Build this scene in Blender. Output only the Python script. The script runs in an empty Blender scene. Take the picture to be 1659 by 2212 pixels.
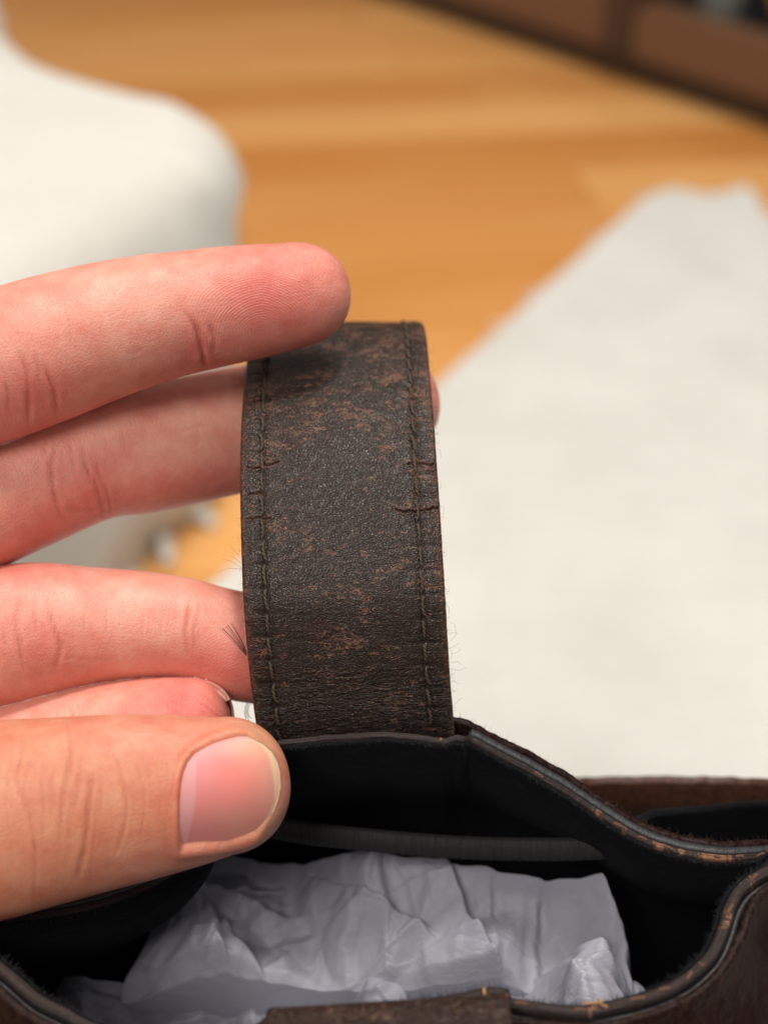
import bpy, bmesh, math, random
import numpy as np
from mathutils import Matrix, Vector

random.seed(7)
rng = np.random.default_rng(7)
sc = bpy.context.scene
COL = sc.collection
R = math.radians

# ------------------------------------------------------------------ camera
PITCH, CAM_H, FPX = 35.0, 0.42, 3000.0
cam = bpy.data.cameras.new('camera')
cam_ob = bpy.data.objects.new('camera', cam)
COL.objects.link(cam_ob)
cam_ob.location = (0, 0, CAM_H)
cam_ob.rotation_euler = (R(90 - PITCH), 0, 0)
cam.sensor_fit = 'HORIZONTAL'
cam.sensor_width = 36.0
cam.lens = 36.0 * FPX / 1659.0
cam.clip_start = 0.01
cam.clip_end = 50
cam.dof.use_dof = True
cam.dof.focus_distance = 0.1855
cam.dof.aperture_fstop = cam.lens / 4.0
sc.camera = cam_ob

# ------------------------------------------------------------------ world, lamps, exposure
W_ = bpy.data.worlds.new('World')
sc.world = W_
W_.use_nodes = True
W_.node_tree.nodes['Background'].inputs[0].default_value = (1.0, 0.945, 0.87, 1)
W_.node_tree.nodes['Background'].inputs[1].default_value = 0.32


def lamp(name, loc, aim, size, power, col, shape='DISK'):
    l = bpy.data.lights.new(name, 'AREA')
    l.shape = shape
    l.size = size
    l.energy = power
    l.color = col
    o = bpy.data.objects.new(name, l)
    COL.objects.link(o)
    o.location = loc
    o.rotation_euler = (Vector(aim) - Vector(loc)).to_track_quat('-Z', 'Y').to_euler()
    return o


lamp('ceiling_lamp', (0.25, 0.40, 2.3), (0.05, 0.30, 0.2), 0.28, 27, (1.0, 0.945, 0.87))
lamp('bag_fill_lamp', (0.50, 0.85, 2.3), (0.1, 0.2, 0.2), 0.7, 18, (1.0, 0.94, 0.85))  # added fill that softens the light and brightens the bag's inside
lamp('front_fill_lamp', (-0.55, -1.0, 2.0), (0.0, 0.2, 0.25), 0.8, 25, (1.0, 0.945, 0.88))  # added fill from the front left, lights the fingers
sc.view_settings.view_transform = 'Standard'
sc.view_settings.look = 'None'
sc.view_settings.exposure = 0.0
sc.view_settings.gamma = 1.0
sc.render.engine = 'CYCLES'
sc.cycles.use_denoising = True
sc.cycles.max_bounces = 8

# ------------------------------------------------------------------ measuring helpers
p_ = R(PITCH)
# camera axes in the world: right, up, back
AX = np.array([[1, 0, 0], [0, math.sin(p_), math.cos(p_)], [0, -math.cos(p_), math.sin(p_)]])


def loc3(u, v, d):
    """a measured point (photo position, distance) in metres, camera axes"""
    u, v, d = np.broadcast_arrays(*[np.asarray(x, float) for x in (u, v, d)])
    return np.stack([(u - 829.5) / FPX * d, -(v - 1106.0) / FPX * d, -d], -1)


def wld(p):
    return np.asarray(p) @ AX + np.array([0, 0, CAM_H])


def at(u, v, d):
    return wld(loc3(u, v, d))


def uvd(p):
    d = -p[..., 2]
    return p[..., 0] / d * FPX + 829.5, 1106.0 - p[..., 1] / d * FPX, d


def on_floor(u, v, z=0.0):
    r = np.array([(u - 829.5) / FPX, -(v - 1106.0) / FPX, -1.0]) @ AX
    t = (z - CAM_H) / r[2]
    return np.array([0, 0, CAM_H]) + r * t


def catmull(P, n, closed=False):
    """smooth curve through P, n points evenly spaced along it"""
    P = np.asarray(P, float)
    m = len(P)
    if closed:
        Q = np.concatenate([P[-1:], P, P[:2]])
        segs = m
    else:
        Q = np.concatenate([2 * P[:1] - P[1:2], P, 2 * P[-1:] - P[-2:-1]])
        segs = m - 1
    K = 40
    t = np.linspace(0, 1, K, endpoint=False)[:, None]
    out = []
    for i in range(segs):
        a, b, c, d = Q[i], Q[i + 1], Q[i + 2], Q[i + 3]
        out.append(0.5 * (2 * b + (c - a) * t + (2 * a - 5 * b + 4 * c - d) * t * t + (3 * b - a - 3 * c + d) * t ** 3))
    out.append((P[:1] if closed else P[-1:]))
    C = np.concatenate(out)
    s = np.concatenate([[0], np.cumsum(np.linalg.norm(np.diff(C[:, :3], axis=0), axis=1))])
    q = np.linspace(0, s[-1], n, endpoint=not closed)
    return np.stack([np.interp(q, s, C[:, k]) for k in range(C.shape[1])], -1)


def unit(a):
    return a / np.maximum(np.linalg.norm(a, axis=-1, keepdims=True), 1e-12)


def smooth01(x):
    x = np.clip(x, 0, 1)
    return x * x * (3 - 2 * x)


_tab = rng.random((257, 257))


def vnoise(x, y):
    xi, yi = np.floor(x).astype(int), np.floor(y).astype(int)
    fx, fy = x - xi, y - yi
    fx, fy = fx * fx * (3 - 2 * fx), fy * fy * (3 - 2 * fy)
    g = lambda a, b: _tab[a % 257, b % 257]
    return (g(xi, yi) * (1 - fx) + g(xi + 1, yi) * fx) * (1 - fy) + (g(xi, yi + 1) * (1 - fx) + g(xi + 1, yi + 1) * fx) * fy - .5


def fbm(x, y, o=4):
    r, a = 0, 1.0
    for i in range(o):
        r = r + a * vnoise(x + 17.3 * i, y - 9.1 * i)
        x, y, a = x * 2.03, y * 2.03, a * .5
    return r


def polyline_dist(U, V, pts):
    best = np.full(U.shape, 1e9)
    for (a, b), (c, d) in zip(pts[:-1], pts[1:]):
        L2 = (c - a) ** 2 + (d - b) ** 2 + 1e-12
        t = np.clip(((U - a) * (c - a) + (V - b) * (d - b)) / L2, 0, 1)
        best = np.minimum(best, np.hypot(U - a - t * (c - a), V - b - t * (d - b)))
    return best


# ------------------------------------------------------------------ object helpers
def mesh_np(name, V, F, uv=None, attrs=None, smooth=True):
    """V (n,3); F (m,4) or (m,3) or list of such; uv per vertex; attrs {name: (n,) or (n,3)}"""
    Fs = F if isinstance(F, list) else [F]
    Fs = [np.asarray(f, np.int32) for f in Fs if len(f)]
    me = bpy.data.meshes.new(name)
    me.vertices.add(len(V))
    me.vertices.foreach_set('co', np.asarray(V, np.float32).ravel())
    lv = np.concatenate([f.ravel() for f in Fs])
    tot = np.concatenate([np.full(len(f), f.shape[1], np.int32) for f in Fs])
    me.loops.add(len(lv))
    me.loops.foreach_set('vertex_index', lv)
    me.polygons.add(len(tot))
    me.polygons.foreach_set('loop_start', np.concatenate([[0], np.cumsum(tot)[:-1]]).astype(np.int32))
    me.polygons.foreach_set('use_smooth', np.full(len(tot), smooth))
    if uv is not None:
        l = me.uv_layers.new(name='uv')
        l.data.foreach_set('uv', np.asarray(uv, np.float32)[lv].ravel())
    me.update(calc_edges=True)
    for k, a in (attrs or {}).items():
        a = np.asarray(a, np.float32)
        if a.ndim == 1:
            me.attributes.new(k, 'FLOAT', 'POINT').data.foreach_set('value', a)
        else:
            c = np.concatenate([a, np.ones((len(a), 1), np.float32)], 1)
            me.attributes.new(k, 'FLOAT_COLOR', 'POINT').data.foreach_set('color', c.ravel())
    me.validate()
    return me


def link(name, me, mat, parent=None):
    o = bpy.data.objects.new(name, me)
    COL.objects.link(o)
    if mat is not None and not me.materials:
        me.materials.append(getattr(mat, 'm', mat))
    if parent is not None:
        o.parent = parent
    return o


def obj(name, V, F, mat, parent=None, uv=None, attrs=None, smooth=True):
    V = np.asarray(V, float)
    if parent is not None:
        V = V - np.array(root_loc(parent))
    return link(name, mesh_np(name, V, F, uv, attrs, smooth), mat, parent)


def root_loc(o):
    p = Vector((0, 0, 0))
    while o is not None:
        p = p + o.location
        o = o.parent
    return p


def empty(name, loc, label, cat, group=None):
    o = bpy.data.objects.new(name, None)
    COL.objects.link(o)
    o.location = loc
    o.empty_display_size = .02
    tag(o, label, cat, group)
    return o


def tag(o, label=None, cat=None, group=None, kind=None):
    for k, x in (('label', label), ('category', cat), ('group', group), ('kind', kind)):
        if x:
            o[k] = x
    return o


def grid_faces(n, m, wrap_n=False, wrap_m=False):
    i = np.arange(n if wrap_n else n - 1)
    j = np.arange(m if wrap_m else m - 1)
    I, J = np.meshgrid(i, j, indexing='ij')
    I2, J2 = (I + 1) % n, (J + 1) % m
    return np.stack([I * m + J, I2 * m + J, I2 * m + J2, I * m + J2], -1).reshape(-1, 4)


def tube(P, r, k=6, cap=True):
    """tube round polyline P (n,3), radius r scalar or (n,)"""
    P = np.asarray(P, float)
    n = len(P)
    T = unit(np.gradient(P, axis=0))
    ref = np.array([0.31, 0.2, 0.93])
    A = unit(np.cross(T, ref))
    B = np.cross(T, A)
    th = np.linspace(0, 2 * np.pi, k, endpoint=False)
    rr = np.broadcast_to(np.asarray(r, float), (n,))[:, None, None]
    V = P[:, None] + rr * (np.cos(th)[None, :, None] * A[:, None] + np.sin(th)[None, :, None] * B[:, None])
    F = grid_faces(n, k, wrap_m=True)
    V = V.reshape(-1, 3)
    Fs = [F]
    if cap:
        Fs.append(np.array([list(range(k))[::-1]]))
        Fs.append(np.array([[(n - 1) * k + j for j in range(k)]]))
    return V, Fs


def merge(parts):
    V, by = [], {}
    off = 0
    for v, fs in parts:
        for f in (fs if isinstance(fs, list) else [fs]):
            f = np.asarray(f)
            by.setdefault(f.shape[1], []).append(f + off)
        V.append(v)
        off += len(v)
    return np.concatenate(V), [np.concatenate(x) for x in by.values()]


def box(cx, cy, cz, sx, sy, sz, bev=0.0):
    bm = bmesh.new()
    bmesh.ops.create_cube(bm, size=1)
    bmesh.ops.scale(bm, vec=(sx, sy, sz), verts=bm.verts)
    if bev:
        bmesh.ops.bevel(bm, geom=bm.edges[:], offset=bev, segments=2, affect='EDGES')
    bmesh.ops.translate(bm, vec=(cx, cy, cz), verts=bm.verts)
    return bm


def obj_bm(name, bm, mat, parent=None, M=None, smooth=False):
    if M is not None:
        bm.transform(M)
    me = bpy.data.meshes.new(name)
    bm.to_mesh(me)
    bm.free()
    if parent is not None:
        l = root_loc(parent)
        me.transform(Matrix.Translation(-l))
    if smooth:
        for q in me.polygons:
            q.use_smooth = True
    return link(name, me, mat, parent)


# ------------------------------------------------------------------ material helper
class Mat:
    def __init__(s, name):
        s.m = bpy.data.materials.new(name)
        s.m.use_nodes = True
        s.t = s.m.node_tree
        s.b = s.t.nodes['Principled BSDF']

    def n(s, typ, ins=None, **kw):
        x = s.t.nodes.new('ShaderNode' + typ)
        for k, v in kw.items():
            setattr(x, k, v)
        for k, v in (ins or {}).items():
            s.put(x.inputs[k], v)
        return x

    def put(s, sock, v):
        if isinstance(v, bpy.types.NodeSocket):
            s.t.links.new(v, sock)
        elif isinstance(v, bpy.types.Node):
            s.t.links.new(v.outputs[0], sock)
        else:
            sock.default_value = (*v, 1) if isinstance(v, tuple) and len(v) == 3 and sock.type == 'RGBA' else v

    def set(s, **kw):
        for k, v in kw.items():
            s.put(s.b.inputs[k.replace('_', ' ')], v)
        return s

    def mix(s, f, a, b, mode='MIX'):
        x = s.n('Mix', data_type='RGBA', blend_type=mode)
        s.put(x.inputs[0], f)
        s.put(x.inputs[6], a)
        s.put(x.inputs[7], b)
        return x.outputs[2]

    def math(s, op, a, b=0.0, c=None):
        x = s.n('Math', operation=op)
        s.put(x.inputs[0], a)
        s.put(x.inputs[1], b)
        if c is not None:
            s.put(x.inputs[2], c)
        return x.outputs[0]

    def ramp(s, f, stops):
        x = s.n('ValToRGB', {'Fac': f})
        e = x.color_ramp.elements
        while len(e) < len(stops):
            e.new(0.5)
        for q, (p, c) in zip(e, stops):
            q.position = p
            q.color = (c, c, c, 1) if not isinstance(c, tuple) else (*c, 1)
        return x.outputs[0]

    def mapped(s, src, scale=(1, 1, 1), loc=(0, 0, 0), rot=(0, 0, 0)):
        return s.n('Mapping', {'Vector': src, 'Scale': scale, 'Location': loc, 'Rotation': rot}).outputs[0]

    def noise(s, vec, scale, detail=4.0, rough=.55, dist=0.0):
        return s.n('TexNoise', {'Vector': vec, 'Scale': scale, 'Detail': detail, 'Roughness': rough, 'Distortion': dist}).outputs[0]

    def vor(s, vec, scale, feature='F1', out='Distance', rand=1.0):
        return s.n('TexVoronoi', {'Vector': vec, 'Scale': scale, 'Randomness': rand}, feature=feature).outputs[out]

    def bump(s, h, dist, strength=1.0, prev=None):
        x = s.n('Bump', {'Height': h, 'Distance': dist, 'Strength': strength})
        if prev is not None:
            s.put(x.inputs['Normal'], prev)
        return x.outputs[0]


def lin(r, g, b):
    f = lambda c: ((c / 255 + .055) / 1.055) ** 2.4 if c > 10 else c / 255 / 12.92
    return (f(r), f(g), f(b))


# strap / worn brown leather; uv in millimetres (across, along)
def leather_mat(name, wear=1.0, base=(.0215, .0130, .0095), grain=1.0):
    M = Mat(name)
    uv = M.n('TexCoord').outputs['UV']
    warp = M.n('TexNoise', {'Vector': uv, 'Scale': 0.9, 'Detail': 2.0}).outputs[1]
    uw = M.n('VectorMath', {0: uv, 1: M.n('VectorMath', {0: warp, 'Scale': .9}, operation='SCALE')}, operation='ADD').outputs[0]
    cell = M.vor(uw, 2.7, 'DISTANCE_TO_EDGE')
    dome2 = M.vor(uw, 4.4, 'F1')
    pores = M.noise(uv, 4.5, 3)
    big = M.noise(M.mapped(uv, (.11, .17, 1)), 1.0, 3, .6)
    big2 = M.noise(M.mapped(uv, (.35, .8, 1), (3, 7, 0)), 1.0, 4, .65, .8)
    patch = M.math('ADD', M.math('MULTIPLY', big, .8), M.math('MULTIPLY', big2, .8))
    patch = M.ramp(patch, [(.72, 0.0), (.96, 1.0)])
    zone = M.math('MULTIPLY', M.math('SUBTRACT', M.n('Attribute', attribute_name='wear_zone').outputs['Fac'], .5), .16)
    # tan lines where the finish has cracked, broken up and pulled sideways
    us = M.mapped(uw, (.62, 1.35, 1))
    ln = M.ramp(M.vor(us, 1.15, 'DISTANCE_TO_EDGE'), [(.02, 1.0), (.085, 0.0)])
    ln2 = M.ramp(M.vor(M.mapped(uw, (.95, 1.9, 1), (5, 5, 0)), 1.3, 'DISTANCE_TO_EDGE'), [(.0, 1.0), (.15, 0.0)])
    brk = M.ramp(M.math('ADD', M.noise(us, .8, 4, .7), M.math('ADD', M.math('MULTIPLY', patch, .20), zone)), [(.655, 0.0), (.70, 1.0)])
    brk2 = M.ramp(M.math('ADD', M.noise(us, 1.3, 4, .7), M.math('ADD', M.math('MULTIPLY', patch, .20), zone)), [(.67, 0.0), (.72, 1.0)])
    wearm = M.math('MAXIMUM', M.math('MULTIPLY', ln, brk), M.math('MULTIPLY', ln2, brk2))
    rub = M.ramp(M.math('ADD', M.noise(M.mapped(uw, (1.6, 3.6, 1)), 1.5, 6, .8), M.math('MULTIPLY', patch, .20)), [(.80, 0.0), (.86, .4)])
    wearm = M.math('MULTIPLY', M.math('MAXIMUM', wearm, rub), wear)
    tint = M.mix(M.noise(uv, .35, 2), (.125, .053, .034), (.22, .11, .070))
    col = M.mix(M.noise(uv, .5, 4), tuple(c * .72 for c in base), tuple(c * 1.35 for c in base))
    red = M.ramp(M.noise(M.mapped(uv, (.22, .22, 1), (5, 2, 0)), 1.0, 2), [(.56, 0.0), (.72, .5)])
    col = M.mix(red, col, (.034, .011, .010))
    col = M.mix(wearm, col, tint)
    # worn outer edge
    att = M.n('Attribute', attribute_name='edge_wear').outputs['Fac']
    ew = M.math('MULTIPLY', att, M.ramp(M.noise(uv, 1.1, 4, .7), [(.40, 0.0), (.62, 1.0)]))
    col = M.mix(ew, col, (.115, .045, .026))
    cr = M.n('Attribute', attribute_name='crack').outputs['Fac']
    col = M.mix(cr, col, (.030, .014, .009))
    h = M.math('SUBTRACT', M.ramp(cell, [(0.0, 0.0), (.16, .75), (.4, 1.0)]), M.math('MULTIPLY', dome2, .55))
    h = M.math('ADD', h, M.math('MULTIPLY', pores, .25))
    wr = M.noise(M.mapped(uw, (.28, 1.6, 1), (2, 8, 0)), 1.0, 4, .6, .4)
    wa = M.n('Attribute', attribute_name='wrinkle').outputs['Fac']
    h2 = M.math('MULTIPLY', M.math('ABSOLUTE', M.math('SUBTRACT', wr, .5)), wa)
    nb = M.bump(h, .000050 * grain, 1.0)
    nb = M.bump(h2, .0022, 1.0, nb)
    rough = M.math('ADD', M.math('MULTIPLY', wearm, .22), M.math('ADD', M.math('MULTIPLY', M.noise(M.mapped(uv, (.3, .3, 1)), 1.0, 4), .26), .22))
    M.set(Base_Color=col, Roughness=rough, Normal=nb)
    M.set(**{'Specular_IOR_Level': .38})
    return M.m


M_STRAP = leather_mat('worn_brown_leather')
M_LEATHER2 = leather_mat('worn_tan_brown_leather', .8, (.036, .020, .015))


def m_thread():
    M = Mat('dark_thread')
    g = M.n('TexCoord').outputs['Object']
    M.set(Base_Color=M.mix(M.noise(g, 3000, 2), (.028, .019, .012), (.084, .059, .036)), Roughness=.7)
    return M.m


def m_outer():
    """smooth glossy burgundy-brown outer leather"""
    M = Mat('glossy_burgundy_leather')
    uv = M.n('TexCoord').outputs['UV']
    n1 = M.noise(uv, .16, 4, .6)
    col = M.mix(n1, (.0055, .0022, .0027), (.018, .0068, .0068))
    top = M.n('Attribute', attribute_name='edge_wear').outputs['Fac']
    scuff = M.math('MULTIPLY', top, M.ramp(M.noise(M.mapped(uv, (1, .6, 1)), 1.1, 5, .75), [(.47, 0.0), (.70, .8)]))
    col = M.mix(scuff, col, (.046, .025, .019))
    nb = M.bump(M.noise(uv, .10, 3), .003, .5)
    nb = M.bump(M.noise(uv, 1.4, 4), .0002, .8, nb)
    M.set(Base_Color=col, Roughness=M.math('ADD', M.math('MULTIPLY', scuff, .35), M.math('ADD', M.math('MULTIPLY', n1, .2), .27)), Normal=nb)
    M.set(**{'Specular_IOR_Level': .09})
    return M.m


def m_edge_paint():
    M = Mat('black_edge_paint')
    uv = M.n('TexCoord').outputs['UV']
    t = M.noise(M.mapped(uv, (3.2, .5, 1)), 1.0, 3, .7)
    col = M.mix(t, (.010, .011, .013), (.042, .043, .047))
    nb = M.bump(t, .00022, 1.0)
    M.set(Base_Color=col, Roughness=.40, Normal=nb)
    return M.m


def m_inner_ply():
    """brown ply at the rim, orange where the edge is scuffed through"""
    M = Mat('scuffed_edge_ply')
    uv = M.n('TexCoord').outputs['UV']
    a = M.noise(M.mapped(uv, (.16, .3, 1)), 1.0, 3, .6)
    b = M.noise(M.mapped(uv, (1.6, .5, 1), (4, 4, 0)), 1.0, 3, .7)
    m = M.ramp(M.math('ADD', M.math('MULTIPLY', a, .85), M.math('MULTIPLY', b, .55)), [(.755, 0.0), (.83, 1.0)])
    sp = M.n('Attribute', attribute_name='scuff').outputs['Fac']
    m = M.ramp(M.math('ADD', M.math('MULTIPLY', b, .9), M.math('MULTIPLY', sp, .42)), [(.70, 0.0), (.82, .9)])
    lines = M.noise(M.mapped(uv, (.1, 5, 1)), 1.0, 2)
    col = M.mix(lines, (.009, .0065, .0068), (.036, .019, .016))
    col = M.mix(m, col, M.mix(M.noise(M.mapped(uv, (2.6, 1.4, 1), (1, 7, 0)), 1.0, 3, .7), (.09, .038, .018), (.40, .185, .088)))
    M.set(Base_Color=col, Roughness=.7, Normal=M.bump(M.math('ADD', b, lines), .0003, 1.0))
    return M.m


def m_lining():
    M = Mat('black_suede_lining')
    uv = M.n('TexCoord').outputs['UV']
    n1 = M.noise(uv, 2.2, 4, .7)
    n2 = M.noise(M.mapped(uv, (.25, 1.4, 1)), 1.0, 4, .7)
    col = M.mix(M.ramp(n2, [(.52, 0.0), (.8, 1.0)]), (.0028, .003, .0042), (.012, .012, .014))
    M.set(Base_Color=col, Roughness=.93, Normal=M.bump(n1, .00025, 1.0))
    M.set(**{'Specular_IOR_Level': .12, 'Sheen_Weight': .06})
    M.b.inputs['Sheen Tint'].default_value = (.25, .28, .34, 1)
    return M.m


def m_plain(name, col, rough=.6, **kw):
    M = Mat(name)
    g = M.n('TexCoord').outputs['Object']
    c = M.mix(M.noise(g, kw.pop('scale', 40), 4, .6), tuple(x * .82 for x in col), tuple(min(1, x * 1.15) for x in col))
    M.set(Base_Color=c, Roughness=rough, **kw)
    return M.m


def m_tissue():
    M = Mat('white_tissue_paper')
    g = M.n('TexCoord').outputs['Object']
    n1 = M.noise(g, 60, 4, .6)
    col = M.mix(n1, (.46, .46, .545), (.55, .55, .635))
    M.set(Base_Color=col, Roughness=.55, Normal=M.bump(M.noise(g, 260, 4, .7, .6), .0006, .5))
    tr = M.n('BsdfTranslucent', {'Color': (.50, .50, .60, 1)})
    mx = M.n('MixShader', {0: .38})
    M.t.links.new(M.b.outputs[0], mx.inputs[1])
    M.t.links.new(tr.outputs[0], mx.inputs[2])
    M.t.links.new(mx.outputs[0], M.t.nodes['Material Output'].inputs[0])
    return M.m


def m_textile(name, a, b):
    M = Mat(name)
    g = M.n('TexCoord').outputs['Object']
    big = M.ramp(M.noise(g, 16, 5, .65), [(.3, 0.0), (.7, 1.0)])
    rib = M.noise(M.mapped(g, (30, 120, 30), (0, 0, 0), (0, 0, .5)), 1.0, 3)
    fib = M.noise(g, 700, 2)
    col = M.mix(M.math('ADD', M.math('MULTIPLY', big, .7), M.math('MULTIPLY', rib, .3)), a, b)
    nb = M.bump(rib, .004, .6)
    nb = M.bump(fib, .0008, .6, nb)
    M.set(Base_Color=col, Roughness=.95, Normal=nb)
    M.set(**{'Sheen_Weight': .15})
    return M.m


def m_plank():
    M = Mat('varnished_oak')
    g = M.n('TexCoord').outputs['Object']
    rnd = M.n('ObjectInfo').outputs['Random']
    off = M.n('CombineXYZ', {'X': M.math('MULTIPLY', rnd, 37.0), 'Y': M.math('MULTIPLY', rnd, 91.0)}).outputs[0]
    v = M.n('VectorMath', {0: g, 1: off}, operation='ADD').outputs[0]
    grain = M.noise(M.mapped(v, (2.2, 60, 10)), 1.0, 5, .65, .5)
    blot = M.noise(M.mapped(v, (1.5, 6, 4)), 1.0, 3)
    c = M.mix(rnd, (.57, .215, .042), (.92, .52, .19))
    c2 = M.mix(M.math('MULTIPLY', grain, .65), c, (.58, .22, .05))
    c3 = M.mix(M.ramp(blot, [(.45, 0.0), (.75, .5)]), c2, (.88, .50, .20))
    M.set(Base_Color=c3, Roughness=M.math('ADD', M.math('MULTIPLY', grain, .14), .17), Normal=M.bump(grain, .0004, .4))
    M.set(**{'Coat_Weight': .6, 'Coat_Roughness': .12})
    return M.m


def m_skin():
    M = Mat('skin')
    uv = M.n('TexCoord').outputs['UV']          # millimetres along / around
    base = M.n('Attribute', attribute_name='tone').outputs['Color']
    cre = M.n('Attribute', attribute_name='crease').outputs['Fac']
    pr = M.n('Attribute', attribute_name='ridge').outputs['Fac']
    n1 = M.noise(uv, .22, 4, .6)
    n2 = M.noise(uv, .7, 5, .7)
    col = M.mix(M.ramp(n1, [(.3, 0.0), (.70, .95)]), base, M.mix(1.0, base, (.88, .62, .60), 'MULTIPLY'))
    col = M.mix(M.ramp(n2, [(.42, 0.0), (.75, .6)]), col, M.mix(1.0, col, (1.12, 1.06, .98), 'MULTIPLY'))
    col = M.mix(M.math('MULTIPLY', cre, .45), col, M.mix(1.0, col, (.64, .42, .36), 'MULTIPLY'))
    # fine skin relief: crossing lines; friction ridges on the pads
    c1 = M.vor(M.mapped(uv, (1.0, .8, 1)), 2.1, 'DISTANCE_TO_EDGE')
    lines = M.noise(M.mapped(uv, (3.4, .6, 1)), 1.0, 4, .65, .3)
    lines2 = M.noise(M.mapped(uv, (.7, 2.9, 1), (3, 3, 0)), 1.0, 3, .6, .4)
    wv = M.n('TexWave', {'Vector': M.mapped(uv, (1, 1, 1), (-15.0, -6.6, 0)), 'Scale': .74, 'Distortion': 9.0, 'Detail': 1.5, 'Detail Scale': .16},
             wave_type='RINGS', rings_direction='Z', wave_profile='SIN').outputs['Fac']
    col = M.mix(M.math('MULTIPLY', M.math('MULTIPLY', wv, pr), .06), col, M.mix(1.0, col, (1.2, 1.25, 1.25), 'MULTIPLY'))
    nb = M.bump(M.ramp(c1, [(0.0, 0.0), (.18, 1.0)]), .000022, 1.0)
    nb = M.bump(M.math('ADD', lines, M.math('MULTIPLY', lines2, .7)), .00008, .8, nb)
    nb = M.bump(M.math('MULTIPLY', M.math('MULTIPLY', wv, pr), M.noise(uv, .5, 3)), .00005, 1.0, nb)
    spec = M.math('ADD', .36, M.math('MULTIPLY', n2, .16))
    M.set(Base_Color=col, Roughness=spec, Normal=nb)
    M.set(**{'Subsurface_Weight': .32, 'Subsurface_Scale': .0022, 'Specular_IOR_Level': .42})
    M.b.inputs['Subsurface Radius'].default_value = (1.0, .36, .22)
    return M.m


def m_nail():
    M = Mat('fingernail')
    base = M.n('Attribute', attribute_name='tone').outputs['Color']
    uv = M.n('TexCoord').outputs['UV']
    ridg = M.noise(M.mapped(uv, (.25, 2.6, 1)), 1.0, 3)
    col = M.mix(M.ramp(M.noise(uv, .35, 3), [(.35, 0.0), (.8, .4)]), base, M.mix(1.0, base, (1.06, .90, .88), 'MULTIPLY'))
    M.set(Base_Color=col, Roughness=M.math('ADD', .40, M.math('MULTIPLY', ridg, .14)), Normal=M.bump(ridg, .00003, .5))
    M.set(**{'Subsurface_Weight': .3, 'Subsurface_Scale': .0012, 'Specular_IOR_Level': .45})
    M.b.inputs['Subsurface Radius'].default_value = (1.0, .4, .3)
    return M.m


M_NAIL2 = m_nail()
M_NAIL2.name = 'small_fingernail'
M_NAIL2.node_tree.nodes['Principled BSDF'].inputs['Specular IOR Level'].default_value = .12
M_THREAD, M_OUTER, M_EDGE, M_PLY, M_LINING = m_thread(), m_outer(), m_edge_paint(), m_inner_ply(), m_lining()
M_TISSUE, M_PLANK, M_SKIN, M_NAIL = m_tissue(), m_plank(), m_skin(), m_nail()
M_RUG = m_textile('white_woven_cotton', (.595, .582, .545), (.705, .70, .662))
M_POUF = m_textile('off_white_cotton', (.62, .60, .55), (.70, .685, .645))
M_FUZZ = m_plain('black_lint', (.030, .030, .033), .8)
M_FUZZB = m_plain('brown_lint', (.09, .055, .035), .8)

# ================================================================== SETTING
# floor: a base sheet with single planks laid on it
fl = obj('floor', [(-6, -3, -.02), (6, -3, -.02), (6, 9, -.02), (-6, 9, -.02)], np.array([[0, 1, 2, 3]]), m_plain('dark_subfloor', (.05, .025, .012), .8))
fl['kind'] = 'structure'
PW, PL = .085, .9
pk = box(0, 0, -.0095, PL - .0006, PW - .0006, .019, .0007)
pk_me = bpy.data.meshes.new('plank')
pk.to_mesh(pk_me)
pk.free()
pk_me.materials.append(M_PLANK)
A_PL = R(7)
cp, sp = math.cos(A_PL), math.sin(A_PL)
for j in range(-3, 36):
    sh = random.random() * PL
    for i in range(-2, 4):
        x, y = i * PL + sh - .4, j * PW
        if j > 14 and abs(x) > 1.9:
            continue
        o = link('plank', pk_me, None, fl)
        o.location = (x * cp - y * sp, x * sp + y * cp, random.uniform(-.0002, .0002))
        o.rotation_euler = (0, 0, A_PL)

# cabinet along the far side
c0 = on_floor(1659, 292)
c1 = on_floor(830, 8)
ex = unit((c1 - c0) * np.array([1, 1, 0]))           # along the front, towards the left
ey = np.array([ex[1], -ex[0], 0.0])
if ey[1] < 0:
    ey = -ey
CM = Matrix(((ex[0], ey[0], 0, c0[0]), (ex[1], ey[1], 0, c0[1]), (0, 0, 1, 0), (0, 0, 0, 1)))
M_CAB = Mat('brown_veneer')
_g = M_CAB.n('TexCoord').outputs['Object']
_n = M_CAB.noise(M_CAB.mapped(_g, (3, 3, 40)), 1.0, 4, .6)
M_CAB.set(Base_Color=M_CAB.mix(_n, (.125, .060, .032), (.205, .105, .055)), Roughness=.45)
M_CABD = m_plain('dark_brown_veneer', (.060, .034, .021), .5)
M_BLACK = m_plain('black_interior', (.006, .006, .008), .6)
cab = empty('cabinet', tuple(c0), 'low brown cabinet with open black bay standing at the far side of the floor', 'cabinet')
# x along front (left positive), y into the cabinet, z up
def cb(name, x0, x1, y0, y1, z0, z1, m, bev=.002):
    return obj_bm(name, box((x0 + x1) / 2, (y0 + y1) / 2, (z0 + z1) / 2, x1 - x0, y1 - y0, z1 - z0, bev), m, cab, CM)


def proj(p):
    return np.array(uvd((np.asarray(p) - [0, 0, CAM_H]) @ AX.T)[:2])


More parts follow.
